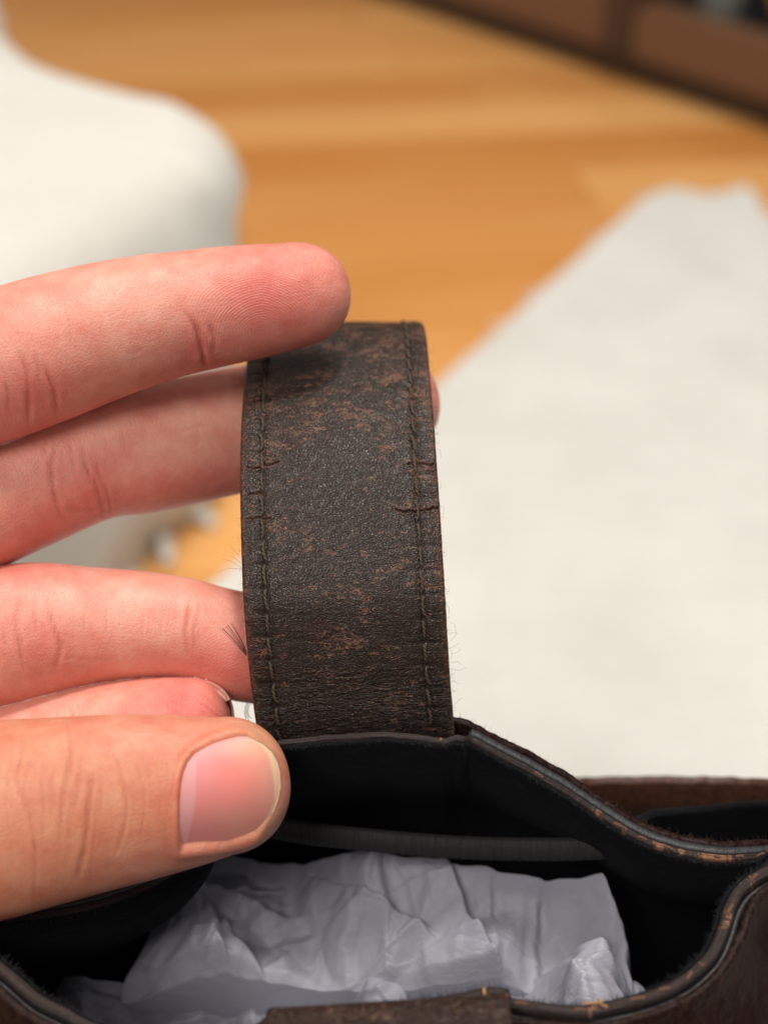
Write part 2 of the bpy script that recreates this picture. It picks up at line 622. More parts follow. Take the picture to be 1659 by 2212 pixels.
zz_ = np.linspace(0, .3, 3001)
pv_ = np.array([proj(c0 + [0, 0, z])[1] for z in zz_])
z_kick = zz_[np.argmin(np.abs(pv_ - 222))]
z_rail = zz_[np.argmin(np.abs(pv_ - 102))]
xx_ = np.linspace(0, .8, 3001)
pu_ = np.array([proj(c0 + ex * x + [0, 0, z_rail])[0] for x in xx_])
uprx = xx_[np.argmin(np.abs(pu_ - 1372))]
upr2 = xx_[np.argmin(np.abs(pu_ - 1308))]
print('CAB', c0, c1, z_kick, z_rail, uprx, upr2)
zk, zr = z_kick, z_rail
cb('plinth', -.8, 1.6, .018, .40, 0.0, zk - .0005, M_CABD)  # toe-kick shade under the rail is painted in with the darker veneer
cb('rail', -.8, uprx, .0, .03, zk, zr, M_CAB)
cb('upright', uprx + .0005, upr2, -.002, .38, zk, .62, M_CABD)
cb('door_panel', upr2 + .0005, .9, .002, .03, zk, .62, M_CAB)
cb('door_panel', .902, 1.6, .002, .03, zk, .62, M_CAB)
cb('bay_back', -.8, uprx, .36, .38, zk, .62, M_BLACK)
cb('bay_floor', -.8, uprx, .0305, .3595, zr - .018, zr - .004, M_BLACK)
cb('top_board', -.8, 1.6, -.006, .40, .6205, .645, M_CAB)
cb('side_panel', -.83, -.801, -.002, .40, 0, .62, M_CAB)
# things in the bay, mostly out of frame
def lathe(prof, k=28):
    prof = np.asarray(prof, float)
    th = np.linspace(0, 2 * np.pi, k, endpoint=False)
    V = np.stack([prof[:, 0:1] * np.cos(th), prof[:, 0:1] * np.sin(th), np.repeat(prof[:, 1:2], k, 1)], -1)
    return V.reshape(-1, 3), [grid_faces(len(prof), k, wrap_m=True), np.array([list(range(k))[::-1]])]


def put(V, x, y, z):
    q = np.array([x, y, z])
    W = c0 + q[0] * ex + q[1] * ey + np.array([0, 0, q[2]])
    return V + W


v_, f_ = lathe([(.012, 0), (.024, .004), (.030, .022), (.034, .034), (.026, .052), (.012, .066), (.010, .075), (.016, .082), (.004, .086)])
g = obj('ornament', put(v_, .035, .07, z_rail - .0038), f_, m_plain('gold_glaze', (.72, .42, .10), .25, Metallic=.6))
tag(g, 'small gold ornament in the black bay of the brown cabinet', 'ornament')
v_, f_ = lathe([(.020, 0), (.023, .004), (.023, .05), (.019, .064), (.011, .072), (.011, .085), (.013, .09), (.009, .09), (.009, .07)])
g = obj('jar', put(v_, uprx - .05, .06, z_rail - .0038), f_, m_plain('grey_glass', (.23, .25, .22), .2))
tag(g, 'greenish grey jar beside the upright in the cabinet bay', 'jar')

# white rug under the bag
rugpx = [(1365, 436), (1400, 412), (1450, 399), (1490, 404), (1525, 411), (1560, 406), (1600, 394), (1630, 400), (1665, 450), (1760, 520), (2100, 640), (2700, 900)]
RZ = .012
rc = [on_floor(u, v, RZ)[:2] for u, v in rugpx]
e1 = on_floor(440, 1258, RZ)[:2]
d1 = unit(e1 - rc[0])
near = e1 + d1 * .55
rc = np.array(rc + [np.array([1.35, .35]), np.array([1.1, -.25]), near + np.array([.3, -.12]), near] + [rc[0] + (e1 - rc[0]) * t + np.array([-.79, -.61]) * (.0016 * math.sin(t * 27) + .001 * math.sin(t * 63 + 1)) for t in np.linspace(1.3, .03, 40)])
rl = catmull(rc, 700, True)
nrm = unit(np.stack([np.gradient(rl[:, 1]), -np.gradient(rl[:, 0])], -1))
if (np.roll(rl, -1, 0)[:, 1] * rl[:, 0] - np.roll(rl, -1, 0)[:, 0] * rl[:, 1]).sum() < 0:
    nrm = -nrm
from mathutils.geometry import delaunay_2d_cdt
prof = [(0, 0.0), (0, .004), (-.002, .009), (-.006, RZ)]
rings = [np.concatenate([rl + nrm * o_, np.full((700, 1), z_)], 1) for o_, z_ in prof]
edge_in = rl - nrm * .006
gx, gy = np.meshgrid(np.arange(rl[:, 0].min(), rl[:, 0].max(), .012), np.arange(rl[:, 1].min(), rl[:, 1].max(), .012))
gx, gy = gx.ravel() + rng.normal(size=gx.size) * .002, gy.ravel() + rng.normal(size=gx.size) * .002


def in_poly(U, V, poly):
    c = np.zeros(U.shape, bool)
    for (x0, y0), (x1, y1) in zip(poly, np.roll(poly, -1, 0)):
        c ^= ((y0 > V) != (y1 > V)) & (U < (x1 - x0) * (V - y0) / (y1 - y0 + 1e-12) + x0)
    return c


ok_ = in_poly(gx, gy, rl - nrm * .014)
pts2 = [Vector(p) for p in np.concatenate([edge_in, np.stack([gx[ok_], gy[ok_]], -1)])]
cv, ce, cf, *_r = delaunay_2d_cdt(pts2, [(i, (i + 1) % 700) for i in range(700)], [], 1, 1e-6)
cv = np.array([tuple(p) for p in cv])
dz = np.clip(polyline_dist(cv[:, 0], cv[:, 1], edge_in[::6]) / .03, 0, 1)
cz = RZ + .002 * dz + dz * (.0034 * fbm(cv[:, 0] * 12, cv[:, 1] * 12, 3) + .0020 * np.sin((cv[:, 0] * .8 + cv[:, 1]) * 260 + 2.5 * fbm(cv[:, 0] * 9, cv[:, 1] * 9, 2)) * (.5 + fbm(cv[:, 0] * 11, cv[:, 1] * 11, 2)))
V = np.concatenate(rings + [np.concatenate([cv, cz[:, None]], 1)])
rug = obj('rug', V, [grid_faces(4, 700, wrap_m=True), np.array([f for f in cf if len(f) == 3]) + 2800], M_RUG)
tag(rug, 'white woven rug with a scalloped far corner lying on the wooden floor', 'rug')
fr = []
for i in range(90):
    k = rng.integers(0, 700)
    b = np.array([rl[k, 0], rl[k, 1], .006])
    dr = np.array([nrm[k, 0] + rng.normal() * .5, nrm[k, 1] + rng.normal() * .5, 0])
    dr = dr / np.linalg.norm(dr) * rng.uniform(.004, .009)
    fr.append(tube(np.array([b - dr * .3, b + dr * .5 + [0, 0, .002], b + dr + [0, 0, -.003]]), .0011, 4))
v_, f_ = merge(fr)
tag(obj('fringe', v_, f_, M_RUG, rug), kind='stuff')

# off-white ottoman with a soft corner (left)
ZT = .20
cor = on_floor(520, 292, ZT)[:2]
farp = on_floor(0, 22, ZT)[:2]
midp = on_floor(300, 160, ZT)[:2]
nearp = on_floor(0, 640, ZT)[:2]
far2 = on_floor(-260, -140, ZT)[:2]
near2 = nearp + (nearp - cor) * .9
outl = np.array([cor + (-.004, .0), on_floor(505, 240, ZT)[:2], on_floor(430, 190, ZT)[:2], midp, on_floor(130, 108, ZT)[:2], farp, far2, far2 + np.array([-.55, -.1]), near2 + np.array([-.35, .0]), near2, (nearp * 2 + near2) / 3, nearp, on_floor(260, 455, ZT)[:2], on_floor(470, 335, ZT)[:2]])
ol = catmull(outl, 500, True)
oc = ol.mean(0)
on = unit(np.stack([np.gradient(ol[:, 1]), -np.gradient(ol[:, 0])], -1))
if ((ol - oc) * on).sum() < 0:
    on = -on
rings = []
th = np.arange(500)
for k, (o_, z_) in enumerate([(-.022, 0), (-.019, .012), (-.016, .03), (-.010, .07), (-.005, .11), (-.001, .145), (0, .168), (-.003, .182), (-.009, .191), (-.017, .197), (-.026, .2000)]):
    wob = .010 * fbm(ol[:, 0] * 14 + 3, ol[:, 1] * 14 + z_ * 22, 4) * (1 if z_ < .18 else .3)
    fold = .013 * np.sin(th * .19 + z_ * 8) * fbm(ol[:, 0] * 9, ol[:, 1] * 9 + 5, 2) * (1.0 - z_ / .2)
    q = ol + on * (o_ + wob + fold)[:, None]
    rings.append(np.concatenate([q, np.full((500, 1), z_)], 1))
e0 = rings[-1][:, :2]
hx, hy = np.meshgrid(np.arange(e0[:, 0].min(), e0[:, 0].max(), .012), np.arange(e0[:, 1].min(), e0[:, 1].max(), .012))
hx, hy = hx.ravel() + rng.normal(size=hx.size) * .002, hy.ravel() + rng.normal(size=hx.size) * .002
ok_ = in_poly(hx, hy, e0) & (polyline_dist(hx, hy, np.concatenate([e0, e0[:1]])) > .008)
cv, ce, cf, *_r = delaunay_2d_cdt([Vector(p) for p in np.concatenate([e0, np.stack([hx[ok_], hy[ok_]], -1)])], [(i, (i + 1) % len(e0)) for i in range(len(e0))], [], 1, 1e-6)
cv = np.array([tuple(p) for p in cv])
dz = smooth01(polyline_dist(cv[:, 0], cv[:, 1], np.concatenate([e0, e0[:1]])) / .12)
cz = .2000 + .008 * dz + dz * .006 * fbm(cv[:, 0] * 10, cv[:, 1] * 10, 3)
nr_ = len(rings) * 500
pouf = obj('ottoman', np.concatenate(rings + [np.concatenate([cv, cz[:, None]], 1)]), [grid_faces(len(rings), 500, wrap_m=True), np.array([f for f in cf if len(f) == 3]) + nr_], M_POUF)
tag(pouf, 'off white fabric ottoman with a soft rounded corner on the wooden floor', 'ottoman')
# ragged hem strands at its foot
fr = []
for i in range(90):
    k = rng.integers(0, 500)
    b = np.array([*(ol[k] + on[k] * -.026), .004])
    dr = np.array([on[k, 0] + rng.normal() * .4, on[k, 1] + rng.normal() * .4, 0])
    dr = dr / np.linalg.norm(dr) * rng.uniform(.010, .022)
    fr.append(tube(np.array([b - dr * .3, b + dr * .5 + [0, 0, .004], b + dr + [0, 0, -.002]]), .004, 5))
v_, f_ = merge(fr)
tag(obj('hem_fringe', v_, f_, M_POUF, pouf), kind='stuff')

# ================================================================== HANDBAG
bag0 = at(829, 1900, .205)
bag = empty('handbag', (bag0[0], bag0[1], .014), 'worn dark brown leather handbag, open, its upright handle held by the hand', 'handbag')
UP = np.array([0, 0, 1.0])

back_px = [(1659, 1814, .190), (1560, 1813, .193), (1480, 1801, .194), (1400, 1775, .1945), (1300, 1715, .195), (1200, 1655, .195), (1100, 1600, .1945),
           (1040, 1566, .194), (990, 1548, .1942), (900, 1545, .1948), (800, 1546, .195), (700, 1548, .195), (610, 1552, .195), (548, 1566, .1948),
           (480, 1630, .1948), (440, 1710, .195), (405, 1790, .195), (365, 1838, .1935), (285, 1884, .191), (190, 1916, .189), (75, 1936, .186), (0, 1946, .183)]
left_px = [(-75, 1966, .179), (-88, 2000, .175)]
front_px = [(-40, 2034, .1715), (0, 2060, .170), (50, 2100, .1685), (100, 2142, .1675), (155, 2170, .167), (215, 2202, .1665), (300, 2226, .166), (400, 2228, .166), (500, 2210, .1655), (552, 2204, .1655),
            (570, 2190, .165), (600, 2180, .165), (700, 2172, .165), (830, 2162, .165), (960, 2142, .165), (1060, 2125, .165), (1096, 2128, .165), (1112, 2148, .1652), (1180, 2156, .1655), (1255, 2163, .1656), (1330, 2150, .166), (1405, 2128, .167),
            (1465, 2097, .168), (1515, 2050, .170), (1540, 2000, .172), (1556, 1950, .174), (1577, 1912, .1755), (1608, 1884, .177), (1645, 1864, .178)]
right_px = [(1700, 1846, .180), (1728, 1832, .1835), (1705, 1820, .187)]
allpx = np.array(back_px + left_px + front_px + right_px)
NL = 1400
loop4 = np.concatenate([at(allpx[:, 0], allpx[:, 1], allpx[:, 2]),
                        np.concatenate([np.ones(len(back_px)), [.75, .25], np.zeros(len(front_px)), [.25, .6, .9]])[:, None]], 1)
loop4 = catmull(loop4, NL, True)
LO, WB = loop4[:, :3], np.clip(loop4[:, 3], 0, 1)
cl = LO.mean(0)
tg = np.roll(LO, -3, 0) - np.roll(LO, 3, 0)
n0 = unit(np.stack([tg[:, 1], -tg[:, 0], 0 * tg[:, 0]], -1))
if ((LO - cl) * n0).sum() < 0:
    n0 = -n0
for _ in range(60):
    n0 = unit(n0 + np.roll(n0, 1, 0) + np.roll(n0, -1, 0))
TH = .0041
OUTER = LO + n0 * ((1 - WB) * TH)[:, None]          # outer face of the rim
pu, pv, pd = uvd((LO - np.array([0, 0, CAM_H])) @ AX.T)
# inner line; in front of the handle it runs along the traced lining edge
inner = OUTER - n0 * TH
trace = np.array([(1010, 1608), (985, 1600), (960, 1609), (900, 1601), (830, 1594), (760, 1597), (700, 1602), (640, 1609), (600, 1614), (560, 1630)])
isb = WB > .9
span = isb & (pu > 545) & (pu < 1020)
tv = np.interp(pu, trace[::-1, 0], trace[::-1, 1])
tr_in = at(pu, tv, .1878)
wsp = np.where(isb, smooth01((pu - 535) / 40) * smooth01((1030 - pu) / 35), 0)
for _ in range(4):
    wsp = (wsp + np.roll(wsp, 1) + np.roll(wsp, -1)) / 3
INNER = inner * (1 - wsp[:, None]) + tr_in * wsp[:, None]
ws2 = wsp.copy()
for _ in range(900):
    ws2 = (ws2 + np.roll(ws2, 1) + np.roll(ws2, -1)) / 3
INNER_LOW = inner * (1 - ws2[:, None]) + tr_in * ws2[:, None]
slen = np.concatenate([[0], np.cumsum(np.linalg.norm(np.diff(LO, axis=0), axis=1))]) * 1000
jag = .00010 * fbm(slen * 1.3, slen * 0 + 3, 4) + .0003 * fbm(slen * .16, slen * 0 + 8, 3)
handleside = wsp


def ranges(sel):
    """index run of one side of the loop, closed up at the corners"""
    idx = np.nonzero(sel)[0]
    br = np.nonzero(np.diff(idx) > 1)[0]
    if len(br):
        idx = np.concatenate([idx[br[0] + 1:], idx[:br[0] + 1]])
    return idx


IB = ranges(WB > .5)
IF = ranges(WB <= .5)
ov = lambda idx: np.concatenate([idx, [(idx[-1] + 1) % NL]])
SIDES = (('back', ov(IB)), ('front', ov(IF)))


def sweep(name, base, idx, prof, mat, dip=None, wear=None, closed=True, low=None, pos=None):
    """prof: list of (outward, up) offsets in metres, a cross-section swept along the rim"""
    B, N = base[idx], n0[idx]
    m = len(prof)
    V = np.zeros((len(idx), m, 3))
    pl = 0
    uvs = np.zeros((len(idx), m, 2))
    for j, (o_, h_) in enumerate(prof):
        hh = h_ + (0 if dip is None else dip[idx]) + (jag[idx] if h_ > -.003 else 0)
        bl_ = 0 if low is None else float(smooth01((-h_ - .0015) / .016))
        B_ = B if bl_ == 0 else B * (1 - bl_) + low[idx] * bl_
        V[:, j] = B_ + N * o_ + UP * (np.asarray(hh) + np.zeros(len(idx)))[:, None]
        if j:
            pl += math.hypot(o_ - prof[j - 1][0], h_ - prof[j - 1][1]) * 1000
        uvs[:, j, 0] = slen[idx]
        uvs[:, j, 1] = pl
    at_ = {}
    if wear is not None:
        at_['edge_wear'] = np.repeat(np.asarray(wear)[None, :], len(idx), 0).ravel()
    if pos is not None:
        at_['scuff'] = np.repeat(pos[idx][:, None], m, 1).ravel()
    F = grid_faces(len(idx), m, wrap_m=closed)
    o = obj(name, V.reshape(-1, 3), [F], mat, bag, uvs.reshape(-1, 2), at_)
    return o


tabm = smooth01((pu - 550) / 20) * smooth01((1118 - pu) / 14) * (WB < .5)
# outer panels go down to the rug
for side, idx in SIDES:
    B, N = OUTER[idx], n0[idx]
    uu = pu[idx]
    steps = [(0, -1.25, -7), (0, -1.25, -.3), (0, -1.05, .03), (0, -.6, .12), (0, -.2, .02), (0, 0, -.35), (1, .25, -1.5), (1, 1.0, -4), (1, 3.6, -8), (1, 8.5, -15), (1, 18, -28), (1, 26, -48), (1, 31, -90), (1, 31.5, -140)]
    V = np.zeros((len(idx), len(steps) + 3, 3))
    for j, (_, o_, h_) in enumerate(steps):
        k = 1.0
        if side == 'front':
            k = 1.15
        oo = o_ * (k if o_ > 0 else 1) / 1000 + (jag[idx] * (1 if h_ > -2 else 0))
        if h_ < -3:
            oo = oo + .0009 * fbm(slen[idx] * .05 + 3, slen[idx] * 0 + h_ * .05, 2) * min(1, -h_ / 12)
        hz = h_ / 1000 + (jag[idx] if h_ > -1.6 else 0)
        V[:, j] = B + N * oo[:, None] + UP * np.asarray(hz + np.zeros(len(idx)))[:, None]
    last = V[:, len(steps) - 1].copy()
    for q, (ins, zz) in enumerate([(.002, .05), (-.004, .018), (-.012, .0145)]):
        V[:, len(steps) + q] = last + N * ins
        V[:, len(steps) + q, 2] = zz
    uvs = np.zeros(V.shape[:2] + (2,))
    uvs[..., 0] = slen[idx][:, None]
    uvs[..., 1] = np.array([0, 6.7, 7, 7.4, 7.8, 8, 9.2, 11.7, 16, 24, 38, 66, 106, 150, 240, 275, 285])[None, :]
    we = np.array([1, 1, 1, 1, 1, 1, .9, .45, .08, 0, 0, 0, 0, 0, 0, 0, 0])
    o = obj(side + '_panel', V.reshape(-1, 3), [grid_faces(V.shape[0], V.shape[1])], M_OUTER, bag, uvs.reshape(-1, 2),
            {'edge_wear': (we[None] * (1 - tabm[idx])[:, None]).ravel()})
# base of the bag
bl = OUTER[::7].copy()
bb = bl + n0[::7] * .014
bb[:, 2] = .0142
cc = bb.mean(0)
V = np.concatenate([bb, [cc]])
m_ = len(bb)
obj('base', V, [np.array([[i, (i + 1) % m_, m_] for i in range(m_)])], M_OUTER, bag, V[:, :2] * 1000)

scuffpos = np.zeros(NL)
for u0, ru, bk, a in ((1552, 60, 1, 1.1), (1475, 12, 1, .8), (1432, 18, 1, .95), (1306, 16, 1, .85), (1362, 8, 1, .7), (960, 30, 1, .55), (800, 20, 1, .35), (240, 60, 1, .3), (1270, 50, 0, .55), (1600, 30, 0, .62), (1548, 14, 0, .62), (60, 20, 0, .5), (215, 20, 0, .6), (1500, 12, 0, .5), (720, 60, 0, .45)):
    scuffpos = np.maximum(scuffpos, a * np.exp(-((pu - u0) / ru) ** 2) * (WB > .5 if bk else WB <= .5))
dipmid = -.003 * smooth01(wsp * 1.4)
for side, idx in SIDES:
    sweep('edge_binding', OUTER, idx, [(-.00262, -.003), (-.00262, -.0002), (-.00252, .00002), (-.0023, .00012), (-.00195, .00015), (-.0016, .00012), (-.0014, .00002), (-.0013, -.0002), (-.0013, -.003)] if side == 'back' else [(-.0021, -.003), (-.0021, -.0014), (-.0019, -.0011), (-.0017, -.0010), (-.0015, -.0011), (-.0013, -.0014), (-.0013, -.003)], M_EDGE, dipmid)
    sweep('edge_ply', INNER, idx, [(.00070, -.0025), (.00070, -.0006), (.00078, -.00032), (.00095, -.0003), (.00102, -.0005), (.00110, -.00022), (.00142, -.0002), (.00148, -.0006), (.00148, -.0025)] if side == 'back' else
          [(.00066, -.0025), (.00066, -.0003), (.0008, .0001), (.0013, .0003), (.0018, .00025), (.0020, -.0002), (.0020, -.0025)], M_PLY, pos=scuffpos)
    sweep('lining', INNER, idx, [(.00066, -.006), (.00066, -.0012), (.0005, -.0007), (.00025, -.0006), (.00003, -.0009), (0, -.0018), (-.0002, -.004), (.0010, -.008), (.0048, -.0145), (.0098, -.021), (.0145, -.028), (.0185, -.037), (.0225, -.048), (.0260, -.063), (.0285, -.09), (.0285, -.13)], M_LINING, closed=False, low=INNER_LOW)
bb = INNER[::7] + n0[::7] * .028
bb[:, 2] -= .128
V = np.concatenate([bb, [bb.mean(0)]])
obj('lining_floor', V, [np.array([[i, (i + 1) % m_, m_] for i in range(m_)])], M_LINING, bag, V[:, :2] * 1000)

# gusset ply and rear pocket, seen behind the rim on the right
def sheet(name, top, down, mat, thick, rows=14, n=160, bulge=0.0, ripple=0.0):
    T = catmull(at(*np.array(top).T), n)
    D = catmull(at(*np.array(top).T) + np.array(down), n) if np.ndim(down) == 1 else catmull(at(*np.array(down).T), n)
    s = np.concatenate([[0], np.cumsum(np.linalg.norm(np.diff(T, axis=0), axis=1))])
    t = np.linspace(0, 1, rows)
    nr = unit(np.cross(np.gradient(T, axis=0), D - T))
    if nr[n // 2, 1] > 0:
        nr = -nr
    F_ = T[:, None] * (1 - t)[None, :, None] + D[:, None] * t[None, :, None]
    h = bulge * np.sin(np.pi * t)[None, :] + ripple * fbm(s[:, None] * 160 + t[None] * 3, t[None] * 3 + s[:, None] * 30, 3)
    Fr = F_ + nr[:, None] * h[..., None]
    Bk = F_ - nr[:, None] * (thick - h[..., None])
    k = 5
    a = np.linspace(0, np.pi, k + 2)[1:-1]
    up = unit(T - D)
    mid = (Fr[:, 0] + Bk[:, 0]) / 2
    hd = (Fr[:, 0] - Bk[:, 0]) / 2
    rim = mid[:, None] - np.cos(a)[None, :, None] * hd[:, None] + up[:, None] * (np.sin(a) * thick / 2)[None, :, None]
    G = np.concatenate([Bk[:, ::-1], rim, Fr], 1)
    m = G.shape[1]
    uv_ = np.zeros((n, m, 2))
    uv_[..., 0] = s[:, None] * 1000
    uv_[..., 1] = np.concatenate([[0], np.cumsum(np.linalg.norm(np.diff(G[n // 2], axis=0), axis=1))])[None] * 1000
    ew = np.zeros(m)
    ew[rows - 2:rows + k + 2] = 1
    return obj(name, G.reshape(-1, 3), [grid_faces(n, m, wrap_m=True), np.array([list(range(m))[::-1]]), np.array([[(n - 1) * m + j for j in range(m)]])], mat, bag, uv_.reshape(-1, 2), {'edge_wear': np.repeat(ew[None], n, 0).ravel()})


sheet('gusset', [(1350, 1800, .1985), (1395, 1776, .2005), (1431, 1764, .2025), (1536, 1756, .206), (1640, 1747, .206), (1700, 1752, .2005), (1728, 1775, .1940)],
      [(1360, 1850, .2115), (1400, 1850, .2125), (1440, 1850, .2135), (1545, 1850, .2150), (1645, 1848, .2145), (1705, 1848, .2080), (1735, 1855, .2000)], M_LINING, .0013, ripple=.0004)
M_POCK = leather_mat('smooth_brown_leather', .25, (.040, .021, .016), .5)
sheet('rear_pocket', [(1190, 1712, .233), (1215, 1704, .235), (1250, 1699, .235), (1290, 1695, .234), (1450, 1697, .231), (1600, 1700, .228), (1690, 1704, .222), (1745, 1718, .213), (1765, 1742, .204)],
      (0, -.002, -.075), M_POCK, .0018, rows=24, bulge=.002, ripple=.0010)

# cord-edged divider strap across the inside
T = catmull(at(*np.array([(470, 1750, .200), (620, 1790, .2015), (800, 1812, .2025), (1000, 1828, .2025), (1200, 1832, .1995), (1285, 1829, .1975), (1340, 1824, .1985), (1400, 1818, .2030)]).T), 220)
tt = unit(np.gradient(T, axis=0))
dwn = unit(np.array([0, -.35, -1.0]))
nn = unit(np.cross(tt, dwn))
pr = [(0, .0016), (.0007, .0010), (.0008, -.0009), (.0005, -.0019), (0, -.0021), (-.0007, -.0015), (-.0007, .0010)]
s_ = np.arange(220) * .6
V = np.stack([T + nn * a * np.sign(nn[110, 1]) * -1 + (-dwn) * b for a, b in pr], 1)
V += (nn * (.00006 * np.sin(s_ * 2.4))[:, None])[:, None]
uv_ = np.zeros((220, 7, 2))
uv_[..., 0] = s_[:, None]
uv_[..., 1] = np.arange(7)[None] * .5
M_BAND = Mat('ribbed_black_tape')
_uv = M_BAND.n('TexCoord').outputs['UV']
_w = M_BAND.noise(M_BAND.mapped(_uv, (1.7, .15, 1)), 1.0, 3)
M_BAND.set(Base_Color=M_BAND.mix(_w, (.007, .007, .007), (.030, .029, .030)), Roughness=.7, Normal=M_BAND.bump(_w, .0004))
obj('inner_strap', V.reshape(-1, 3), [grid_faces(220, 7, wrap_m=True)], M_BAND.m, bag, uv_.reshape(-1, 2))

# ------------------------------------------------------------------ handles
def strap(name, Lp, Rp, dn, thick, mat, root, front_to, fine=.00013, coarse=.0006, cracks=(), nt=230, seed=0, wrinkle_v=(1430, 1640)):
    L = loc3(*np.array([(u, v, d) for (u, v), d in zip(Lp, dn)]).T)
    Rr = loc3(*np.array([(u, v, d) for (u, v), d in zip(Rp, dn)]).T)
    LR = catmull(np.concatenate([(L + Rr) / 2, L, Rr], 1), 4000)
    s = np.concatenate([[0], np.cumsum(np.linalg.norm(np.diff(LR[:, :3], axis=0), axis=1))])
    # s where the front part ends
    keyC = (L + Rr) / 2
    s_front = s[np.argmin(np.linalg.norm(LR[:, :3] - keyC[front_to], axis=1))]
    q = np.concatenate([np.arange(0, s_front, fine), np.arange(s_front, s[-1], coarse)])
    G = np.stack([np.interp(q, s, LR[:, k]) for k in range(9)], -1)
    C, A, B = G[:, :3], G[:, 3:6], G[:, 6:9]
    X = unit(B - A)
    Wd = np.linalg.norm(B - A, axis=1)
    T = unit(np.gradient(C, axis=0))
    for _ in range(6):
        T = unit(T + np.roll(T, 1, 0) * 0 + 0)
    Nn = unit(np.cross(X, T))
    # profile
    r = .00055
    tl = np.concatenate([np.linspace(0, .0045, 62), np.linspace(.0045, 0.5 - .0001, 1)[:0]])
    Wm = Wd.mean()
    t = np.concatenate([np.linspace(0, .0048, 55), np.linspace(.0048, Wm - .0048, nt - 110 + 2)[1:-1], np.linspace(Wm - .0048, Wm, 55)])
    edge = np.minimum(t, Wm - t)
    drop = np.where(edge < r, r - np.sqrt(np.maximum(0, r * r - (r - np.minimum(edge, r)) ** 2)), 0) * .8
    nq, m = len(q), len(t)
    H = np.tile(-drop, (nq, 1))
    S, TT = np.meshgrid(q, t, indexing='ij')
    E = np.minimum(TT, Wm - TT)
    wander = .00012 * fbm(S * 220, S * 0 + seed, 2)
    t0 = .00305
    pitch = .0033
    gd = np.abs(E - t0 - wander)
    ph = (S / pitch + np.where(TT < Wm / 2, 0.15, .55)) % 1.0
    hole = np.exp(-((np.minimum(ph, 1 - ph)) / .10) ** 2)
    groove = np.exp(-(gd / .00045) ** 2) * (.00018 + .00013 * hole)
    H -= groove * .8
    H += np.where(E < t0, 1, .35) * np.exp(-((gd - .0013) / .0009) ** 2) * (.00018 - .00010 * hole)
    H += .0004 * np.sin(np.pi * np.clip((TT - t0) / (Wm - 2 * t0), 0, 1))
    H += .00020 * fbm(S * 120 + 5, TT * 120 + seed, 3) + .00006 * fbm(S * 900, TT * 500, 3)
    # cross wrinkles from the stitch holes towards the edge
    H -= .00004 * hole * np.exp(-(np.maximum(gd - .0002, 0) / .0012) ** 2)
    crack = np.zeros((nq, m))
    worn = np.zeros((nq, m))
    P0 = C[:, None] + X[:, None] * (TT - Wm / 2)[..., None]
    U, Vv, _ = uvd(P0)
    front = S < s_front
    for w, depth, pts in cracks:
        pts = np.array(pts, float)
        w, depth = w * .62, depth * .95
        n_ = max(5, int(abs(pts[-1, 0] - pts[0, 0]) / 5))
        pp = catmull(np.concatenate([pts, np.zeros((len(pts), 1))], 1), n_)[:, :2]
        pp[:, 1] += rng.normal(size=n_) * 1.2
        lo, hi = pp.min(0) - 30, pp.max(0) + 30
        msk = front & (U > lo[0]) & (U < hi[0]) & (Vv > lo[1]) & (Vv < hi[1])
        dd = polyline_dist(U[msk], Vv[msk], pp)
        g_ = np.exp(-(dd / w) ** 2)
        lip = np.exp(-((dd - w * 2.4) / (w * 1.5)) ** 2)
        if depth < .00021 and w < 1.9:
            depth *= .5
        H[msk] -= depth * g_ - depth * .30 * lip
        crack[msk] = np.maximum(crack[msk], np.exp(-(dd / (w * .8)) ** 2) * min(1, depth / .00022))
        if depth > .00022:
            worn[msk] = np.maximum(worn[msk], .9 * lip)
    Fv = P0 + Nn[:, None] * H[..., None]
    # back face & side seam
    sd = np.linspace(-.0006, -thick + .0006, 7)
    seam = -.00018 * np.exp(-((sd + thick * .52) / .00022) ** 2)
    rough = .00007 * fbm(q[:, None] * 1500, sd[None] * 2000 + 9, 3)
    off = lambda t_, n_: C[:, None] + X[:, None] * (t_ - Wm / 2)[..., None] + Nn[:, None] * n_[..., None]
    one = np.ones((nq, 1))
    right = off(one * (Wm + .00005 + seam)[None] + rough, one * (sd - .0003)[None])
    tb = np.concatenate([[Wm - .0003], np.linspace(Wm - .001, .001, 24), [.0003]])
    back = off(one * tb[None], one * np.full(26, -thick)[None])
    left = off(one * (-.00005 - seam)[::-1][None] - rough, one * (sd - .0003)[::-1][None])
    V = np.concatenate([Fv, right, back, left], 1)
    mt = V.shape[1]
    ucoord = np.concatenate([t, Wm + .0004 + np.abs(sd), Wm + thick + (Wm - tb), 2 * Wm + 2 * thick + .001 + np.abs(sd)]) * 1000
    uv_ = np.zeros((nq, mt, 2))
    uv_[..., 0] = ucoord[None]
    uv_[..., 1] = (q * 1000)[:, None]
    ew = np.concatenate([np.exp(-(edge / .0007) ** 2), np.ones(7), np.zeros(26), np.ones(7)])
    cr = np.concatenate([crack, np.zeros((nq, mt - m))], 1)
    vv = uvd(C)[1]
    wr = np.where(q < s_front, .10 + .9 * smooth01((vv - wrinkle_v[0]) / (wrinkle_v[1] - wrinkle_v[0])), .1)
    ob = obj(name, wld(V.reshape(-1, 3)), [grid_faces(nq, mt, wrap_m=True), np.array([list(range(mt))]), np.array([[(nq - 1) * mt + j for j in range(mt)][::-1]])],
             mat, root, uv_.reshape(-1, 2), {'edge_wear': np.maximum(np.repeat(ew[None], nq, 0), np.concatenate([worn, np.zeros((nq, mt - m))], 1)).ravel(), 'crack': cr.ravel(), 'wrinkle': np.repeat(wr[:, None], mt, 1).ravel(), 'wear_zone': np.repeat((.40 + .45 * smooth01((1020 - vv) / 160) + .22 * np.exp(-((vv - 1400) / 70) ** 2))[:, None], mt, 1).ravel()})
